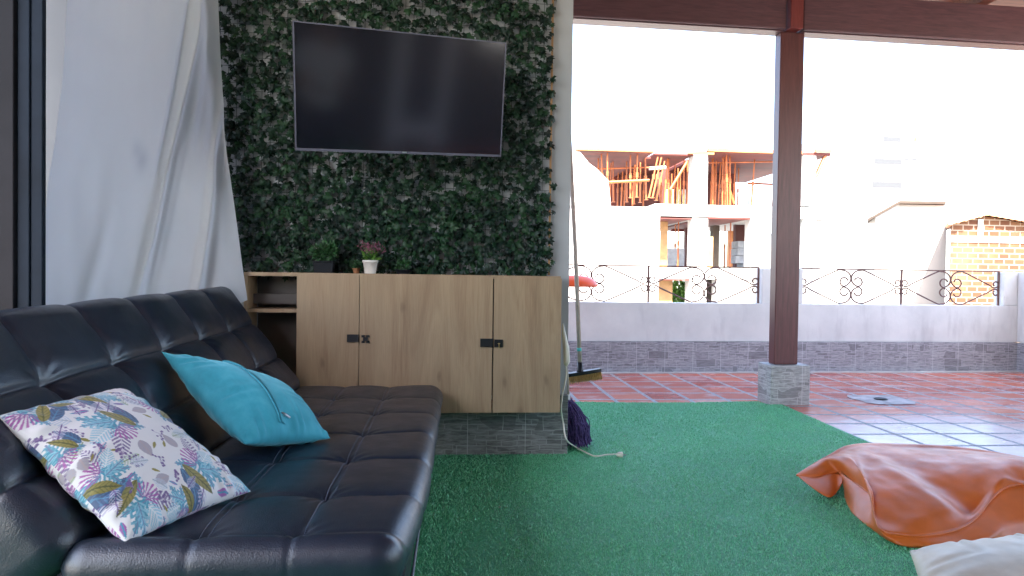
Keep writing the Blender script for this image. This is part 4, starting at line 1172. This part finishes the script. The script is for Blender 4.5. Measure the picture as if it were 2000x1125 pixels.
me0, me1 = mirror(800, 270), mirror(800, 238)
zlo, zhi = max(.02, min(me0.z, me1.z)), max(me0.z, me1.z)
PR(obj('door_surround', B(((ma.x, -1.899, .0), (mb.x, -1.85, 3.0)), ((mc.x, -1.899, .0), (md.x, -1.85, 3.0)), ((mb.x + .001, -1.899, zlo), (mc.x - .001, -1.85, zhi))), plain('surround_white', (.8, .8, .8), .6, .05, 3, 0)), bw)
PR(obj('door_glass', B(((mb.x + .001, -1.899, zhi + .001), (mc.x - .001, -1.88, 3.0))), plain('dark_glass', (.01, .014, .03), .3, .1, 3, 0)), bw)
if False: PR(obj('door_surround', B(((2.3, -1.899, 0), (2.75, -1.85, 2.3)), ((3.9, -1.899, 0), (4.35, -1.85, 2.3)), ((2.751, -1.899, 0), (3.899, -1.85, .75))), M['white_paint']), bw)

# ------------------------------------------------------------------ city beyond
def slabp(px0, py0, px1, py1, Y, dep):
    a, b = atY(px0, py0, Y), atY(px1, py1, Y); x0, x1 = a.x, b.x
    zt_ = (a.z + atY(px1, py0, Y).z)/2; zb_ = (b.z + atY(px0, py1, Y).z)/2
    return ((x0, Y, zb_), (x1, Y + dep, zt_))
KY = 30.0
cb = thing('unfinished_building', 'white concrete building under construction with orange props under its formwork', 'building', (atY(1400, 500, KY).x, KY, -6.5))
def PB(nm, boxes, mat, **k):
    for b in boxes: PR(obj(nm, B(b), M[mat], **k), cb)
zg = -6.5
def toground(bx): return ((bx[0][0], bx[0][1], zg), bx[1])
PB('floor_slab', [slabp(1278, 402, 1625, 425, KY, 9)], 'concrete_white')
PB('floor_slab', [slabp(1278, 524, 1512, 545, KY, 9)], 'concrete_white')
for a, b, t_, bt in ((1354, 1381, 297, 402), (1569, 1592, 290, 402)):
    bx = slabp(a, t_, b, bt, KY - .05, .6); PB('column', [bx], 'concrete_white')
for a, b in ((1352, 1381), (1466, 1514), (1569, 1592)):
    PB('column', [slabp(a, 425.5, b, 523.5, KY + .05, .6)], 'concrete_white')
for a, b in ((1347, 1378), (1400, 1514)):
    bx = slabp(a, 545.5, b, 640, KY + .05, .6); PB('column', [toground(bx)], 'concrete_white')
PB('side_wall', [toground(slabp(1050, 402, 1276, 590, 27, .4))], 'concrete_white')
PB('grey_return', [toground(slabp(1276.5, 410, 1286, 590, 27.6, .4))], 'concrete')
PB('plywood_sheet', [slabp(1291, 426, 1303, 523, KY + 1.5, .1), slabp(1286, 546, 1312, 640, KY + .8, .1), slabp(1381, 462, 1392, 523, KY + .4, .1)], 'plywood')
PB('inner_wall', [slabp(1303, 485, 1336, 524, KY + 3, .3)], 'block_grey')
PB('inner_wall', [slabp(1393, 440, 1404, 523, KY + 2, .4), slabp(1378.5, 546, 1400, 640, KY + 2, .4)], 'roof_edge')
for i, (a, b, c_, d_) in enumerate(((1442, 471, 1466, 484), (1441, 485, 1466, 499), (1437, 500, 1452, 514), (1452.5, 500, 1467, 523))):
    PB('block_stack', [slabp(a, b, c_, d_, KY + 2.5, .8)], 'block_grey')
# upper level back walls, partly open
PB('back_wall', [slabp(1300, 428, 1340, 450, KY + 8.5, .3), slabp(1425, 428, 1468, 522, KY + 8.5, .3)], 'form_wood')
dz = atY(1500, 296, KY).z
dkR = ((atY(1382, 300, KY).x, KY - .1, dz - .12), (atY(1620, 300, KY).x, KY + 9, dz))
PB('formwork_deck', [dkR], 'formwork')
dzl = atY(1200, 291, 27.2).z
PB('formwork_deck', [((atY(1128, 300, 27.2).x, 27.2, dzl - .12), (atY(1276, 300, 27.2).x, KY + 6, dzl))], 'formwork')
PB('formwork_deck', [((atY(1277, 300, KY).x - 3.0, KY + .4, dz - .40), (atY(1277, 300, KY).x - .01, KY + 9, dz - .32)), ((atY(1277, 300, KY).x, KY - .1, dz - .30), (atY(1353, 300, KY).x, KY + 9, dz - .23))], 'formwork')
fill = bmesh.new(); ff = [atY(*q, 26.9) for q in ((1100, 296), (1133, 297), (1150, 318), (1166, 330), (1188, 352), (1193, 401.5), (1100, 401.5))]
v = [fill.verts.new(p) for p in ff] + [fill.verts.new(p + Vector((0, .25, 0))) for p in ff]
fill.faces.new(v[:7]); fill.faces.new(v[7:][::-1])
for k in range(7): fill.faces.new((v[k], v[k+7], v[(k+1) % 7 + 7], v[(k+1) % 7]))
bmesh.ops.recalc_face_normals(fill, faces=fill.faces)
PR(obj('stepped_wall', fill, M['concrete_white']), cb)
PB('edge_beam', [slabp(1124, 291, 1277, 295, 27.1, .12)], 'form_wood')
PB('edge_beam', [slabp(1384, 292, 1568, 298, KY - .25, .12), slabp(1593, 291, 1625, 297, KY - .25, .12), slabp(1345, 297, 1395, 301, KY - .25, .12)], 'form_wood')
PB('brick_course', [slabp(1366, 289, 1380, 296, KY, .5), slabp(1571, 280, 1588, 290, KY, .5)], 'block_grey')
PB('upper_wall', [slabp(1465, 368, 1625, 401, KY + 8.8, .3)], 'concrete_white')
PB('upper_wall', [slabp(1380, 310, 1436, 410, KY + 6, .3)], 'formwork')
PB('upper_wall', [slabp(1165, 310, 1355, 415, KY + 5.7, .3)], 'formwork')
for a in range(5):
    PB('baluster', [slabp(1300 + a*11, 370, 1306 + a*11, 401, KY + 5, .1)], 'concrete_white')
floor_z = atY(1400, 402, KY).z; flz = atY(1200, 402, 27.0).z
r_ = random.Random(12)
def prop(px, Y, lean=0, zt_=None, zb_=None, r=.031):
    p = atY(px, 400, Y); zb2 = floor_z if zb_ is None else zb_
    zt2 = (dz - .12 if zt_ is None else zt_); zm = zb2 + (zt2 - zb2)*.55
    bm = bmesh.new(); a = Vector((p.x, Y, zb2)); b = Vector((p.x + lean, Y, zt2)); m_ = a.lerp(b, .52)
    tube(bm, [a, m_], r*1.3, 6); tube(bm, [m_, b], r, 6); tube(bm, [m_ - Vector((0, 0, .1)), m_ + Vector((0, 0, .1))], r*1.9, 6)
    box(bm, (a.x - .07, Y - .07, zb2), (a.x + .07, Y + .07, zb2 + .02))
    PR(obj('formwork_prop', bm, M['orange_pole']), cb)
def brace(p0, p1, Y, mat='orange_pole', r=.06):
    a, b = atY(*p0, Y), atY(*p1, Y); PR(obj('brace', tube(bmesh.new(), [a, b], r, 6), M[mat]), cb)
for px in (1169, 1176, 1186, 1191, 1198, 1224, 1231, 1238, 1243, 1250, 1262): prop(px, 27.4 + r_.random()*3, r_.gauss(0, .05), dzl - .12)
for px in (1267, 1274, 1281): prop(px, 27.6 + r_.random(), .35, dzl - .2)
for px in (1290, 1297, 1305, 1316, 1322, 1335, 1342, 1348): prop(px, KY + .3 + r_.random()*5, r_.gauss(0, .05), dz - .31)
for px in (1388, 1392, 1397, 1402, 1411, 1416, 1421, 1426, 1432, 1467, 1511): prop(px, KY + .2 + r_.random()*2.5, r_.gauss(0, .07))
for px in (1206, 1213, 1219, 1235, 1256): prop(px, 31 + r_.random()*3, r_.gauss(0, .05), dzl - .12, r=.03)
for px in (1311, 1328): prop(px, KY + 4, 0, dz - .5, r=.03)
for px in (1394, 1406, 1419, 1429, 1440): prop(px, KY + 3 + r_.random()*2, r_.gauss(0, .1), r=.03)
brace((1385, 318), (1512, 316), KY + 1.2, r=.03); brace((1160, 330), (1275, 327), 28.5, r=.03)
for px in (1508,): prop(px, KY + .2, .25)
for px in (1320, 1326, 1417, 1428): prop(px, KY + 1 + r_.random()*3, 0, floor_z - .56, atY(1400, 524, KY).z)
brace((1309, 370), (1342, 316), KY + .1); brace((1190, 356), (1268, 352), 27.5); brace((1268, 329), (1300, 327), KY - .3, 'concrete_white', .08)
brace((1594, 345), (1614, 300), KY); brace((1590, 350), (1611, 303), KY + .5); brace((1460, 358), (1510, 360), KY + 4); brace((1425, 372), (1434, 398), KY + 1)
PB('slab_formwork', [slabp(1279, 425.6, 1351, 427.5, KY + .02, 8.6), slabp(1382, 425.6, 1465, 427.5, KY + .02, 8.6), slabp(1279, 545.6, 1346, 547.5, KY + .02, 8.6)], 'formwork')
PB('lower_wall', [slabp(1340, 428, 1352, 523, KY + 6, .3), slabp(1437, 428, 1470, 523, KY + 4, .3), slabp(1313, 430, 1340, 452, KY + 7, .2)], 'formwork')
# plants in the lower opening
p = atY(1331, 585, KY + 4)
tr2 = thing('garden_tree', 'bright green bush seen through the lower opening of the unfinished building', 'tree', (p.x, KY + 4, zg))
obj('trunk', tube(bmesh.new(), [(0, 0, 0), (.1, 0, 4), (0, .1, 6.6)], [.16, .12, .04], 8), M['bark'], tr2, True)
tinted('crown', leaf_cluster((0, 0, 6.2), 1.15, 2600, .22, .2, 31, (1, .8, .9)), M['foliage'], tr2)

# far tower
TY = 62
tw = thing('far_tower', 'pale apartment tower far away with grey window strips', 'building', (atY(1745, 500, TY).x, TY, zg))
def PT(nm, boxes, mat, parent): return PR(obj(nm, B(*boxes), M[mat]), parent)
PT('wall', [toground(slabp(1690, 262, 1800, 600, TY, 9))], 'concrete_white', tw)
M['window_pale'] = plain('window_pale', (.053, .054, .057), .4, .05, 4, 0)
for q in ((1725, 267, 1760, 277), (1708, 310, 1761, 321), (1704, 355, 1761, 367), (1766, 309, 1775, 313), (1781, 309, 1791, 313), (1766, 353, 1774, 356), (1780, 353, 1790, 356)):
    PT('window', [slabp(*q, TY - .03, .02)], 'window_pale', tw)
PT('chimney', [slabp(1789, 268, 1792, 276, TY - .6, .3)], 'plywood', tw)
# stair tower with a lean-to roof
LY = 22
st = thing('roof_cabin', 'white rooftop cabin with a thin brown sloping roof edge', 'building', (atY(1775, 500, LY).x, LY, zg))
PT('wall', [toground(slabp(1710, 428, 1757, 600, LY, 3)), toground(slabp(1757.2, 400, 1845, 600, LY + .05, 3))], 'concrete_white', st)
a, b, c_ = atY(1695, 427, LY - .2), atY(1757, 392, LY - .2), atY(1848, 393, LY - .2)
DV = Vector((a.x / LY * 3.6, 3.6, 0)); bm = bmesh.new()
for p, q in ((a, b), (b, c_)):
    v = [bm.verts.new(x) for x in (p, q, q + DV, p + DV, p - Vector((0, 0, .09)), q - Vector((0, 0, .09)), q + DV + Vector((0, 0, -.09)), p + DV + Vector((0, 0, -.09)))]
    for f in ((0,1,2,3),(7,6,5,4),(0,4,5,1),(1,5,6,2),(2,6,7,3),(3,7,4,0)): bm.faces.new([v[i] for i in f])
PR(obj('roof', bm, M['roof_edge']), st)
fill = bmesh.new(); ff = [atY(1710, 428, LY), atY(1757, 428, LY), atY(1757, 398, LY), atY(1710, 421, LY)]
v = [fill.verts.new(p) for p in ff] + [fill.verts.new(p + Vector((0, 3, 0))) for p in ff]
for f in ((0,1,2,3),(7,6,5,4),(0,4,5,1),(1,5,6,2),(2,6,7,3),(3,7,4,0)): fill.faces.new([v[i] for i in f])
PR(obj('gable', fill, M['concrete_white']), st)
# low white house with louvres
lw = thing('low_white_house', 'low white house with a narrow dark louvred window behind the railing', 'building', (atY(1650, 500, 24).x, 24, zg))
PT('wall', [toground(slabp(1602, 447, 1709, 640, 24, 5))], 'concrete_white', lw)
PT('roof_edge', [slabp(1600, 444, 1712, 446.5, 23.9, 5.2)], 'block_grey', lw)
PT('wall_return', [toground(slabp(1586, 458, 1601.5, 640, 24.6, 4))], 'concrete_white', lw)
bm = bmesh.new()
l0, l1 = atY(1587, 470, 24.5), atY(1598, 600, 24.5); zz_ = l1.z
while zz_ < l0.z: box(bm, (l0.x, 24.50, zz_), (l1.x, 24.56, zz_ + .07)); zz_ += .12
PR(obj('louvre_window', bm, M['window_grey']), lw)
# antenna
an = atY(1828, 350, 40)
at_ = obj('antenna_pole', tube(bmesh.new(), [(an.x, 40, zg), (an.x, 40, atY(1828, 303, 40).z)], .045, 6), M['block_grey']); tag(at_, 'thin grey antenna pole rising behind the white rooftop cabin', 'antenna')
# brick house
HY = 19
bh = thing('brick_house', 'orange brick house with a low tiled gable roof beyond the parapet corner', 'house', (atY(1930, 500, HY).x, HY, zg))
g = [atY(1857, 438, HY), atY(1916, 421, HY), atY(2110, 455, HY)]
x0, x1, x2 = g[0].x, g[1].x, g[2].x
bm = bmesh.new(); ff = [Vector((x0, HY, zg)), Vector((x2, HY, zg)), Vector((x2, HY, g[2].z)), Vector((x1, HY, g[1].z)), Vector((x0, HY, g[0].z))]
v = [bm.verts.new(p) for p in ff]; DH = Vector((x0 / HY, 1, 0)); w_ = [bm.verts.new(p + DH*6) for p in ff]
bm.faces.new(v); bm.faces.new(w_[::-1])
for k in range(5): bm.faces.new((v[k], w_[k], w_[(k+1) % 5], v[(k+1) % 5]))
bmesh.ops.recalc_face_normals(bm, faces=bm.faces)
PR(obj('brick_wall', bm, M['brick']), bh)
PT('plaster_band', [slabp(1857, 464, 2110, 475, HY - .03, .02), slabp(1911, 428, 1920, 464, HY - .035, .02)], 'concrete_white', bh)
bm = bmesh.new()
def rtile(p, q, n_):
    d = q - p
    for k in range(n_):
        a_ = p + d*(k/n_); tube(bm, [a_ + Vector((0, -.25, .06)), a_ + DH*6.2 + Vector((0, 0, .41))], .085, 6)
for p, q in ((g[0] + Vector((-.2, 0, -.03)), g[1]), (g[1], g[2])):
    v = [bm.verts.new(x) for x in (p + Vector((0, -.25, 0)), q + Vector((0, -.25, 0)), q + DH*6.2 + Vector((0, 0, .35)), p + DH*6.2 + Vector((0, 0, .35)), p + Vector((0, -.25, .07)), q + Vector((0, -.25, .07)), q + DH*6.2 + Vector((0, 0, .42)), p + DH*6.2 + Vector((0, 0, .42)))]
    for f in ((3,2,1,0),(4,5,6,7),(0,1,5,4),(1,2,6,5),(2,3,7,6),(3,0,4,7)): bm.faces.new([v[i] for i in f])
    rtile(p, q, int((q-p).length/.2))
PR(obj('tiled_roof', bm, M['terracotta_roof']), bh)

# ------------------------------------------------------------------ render
SC.render.engine = 'CYCLES'
try:
    SC.cycles.use_denoising = True
    SC.cycles.max_bounces = 10; SC.cycles.diffuse_bounces = 6; SC.cycles.transmission_bounces = 4
    SC.cycles.sample_clamp_indirect = 8
except Exception: pass
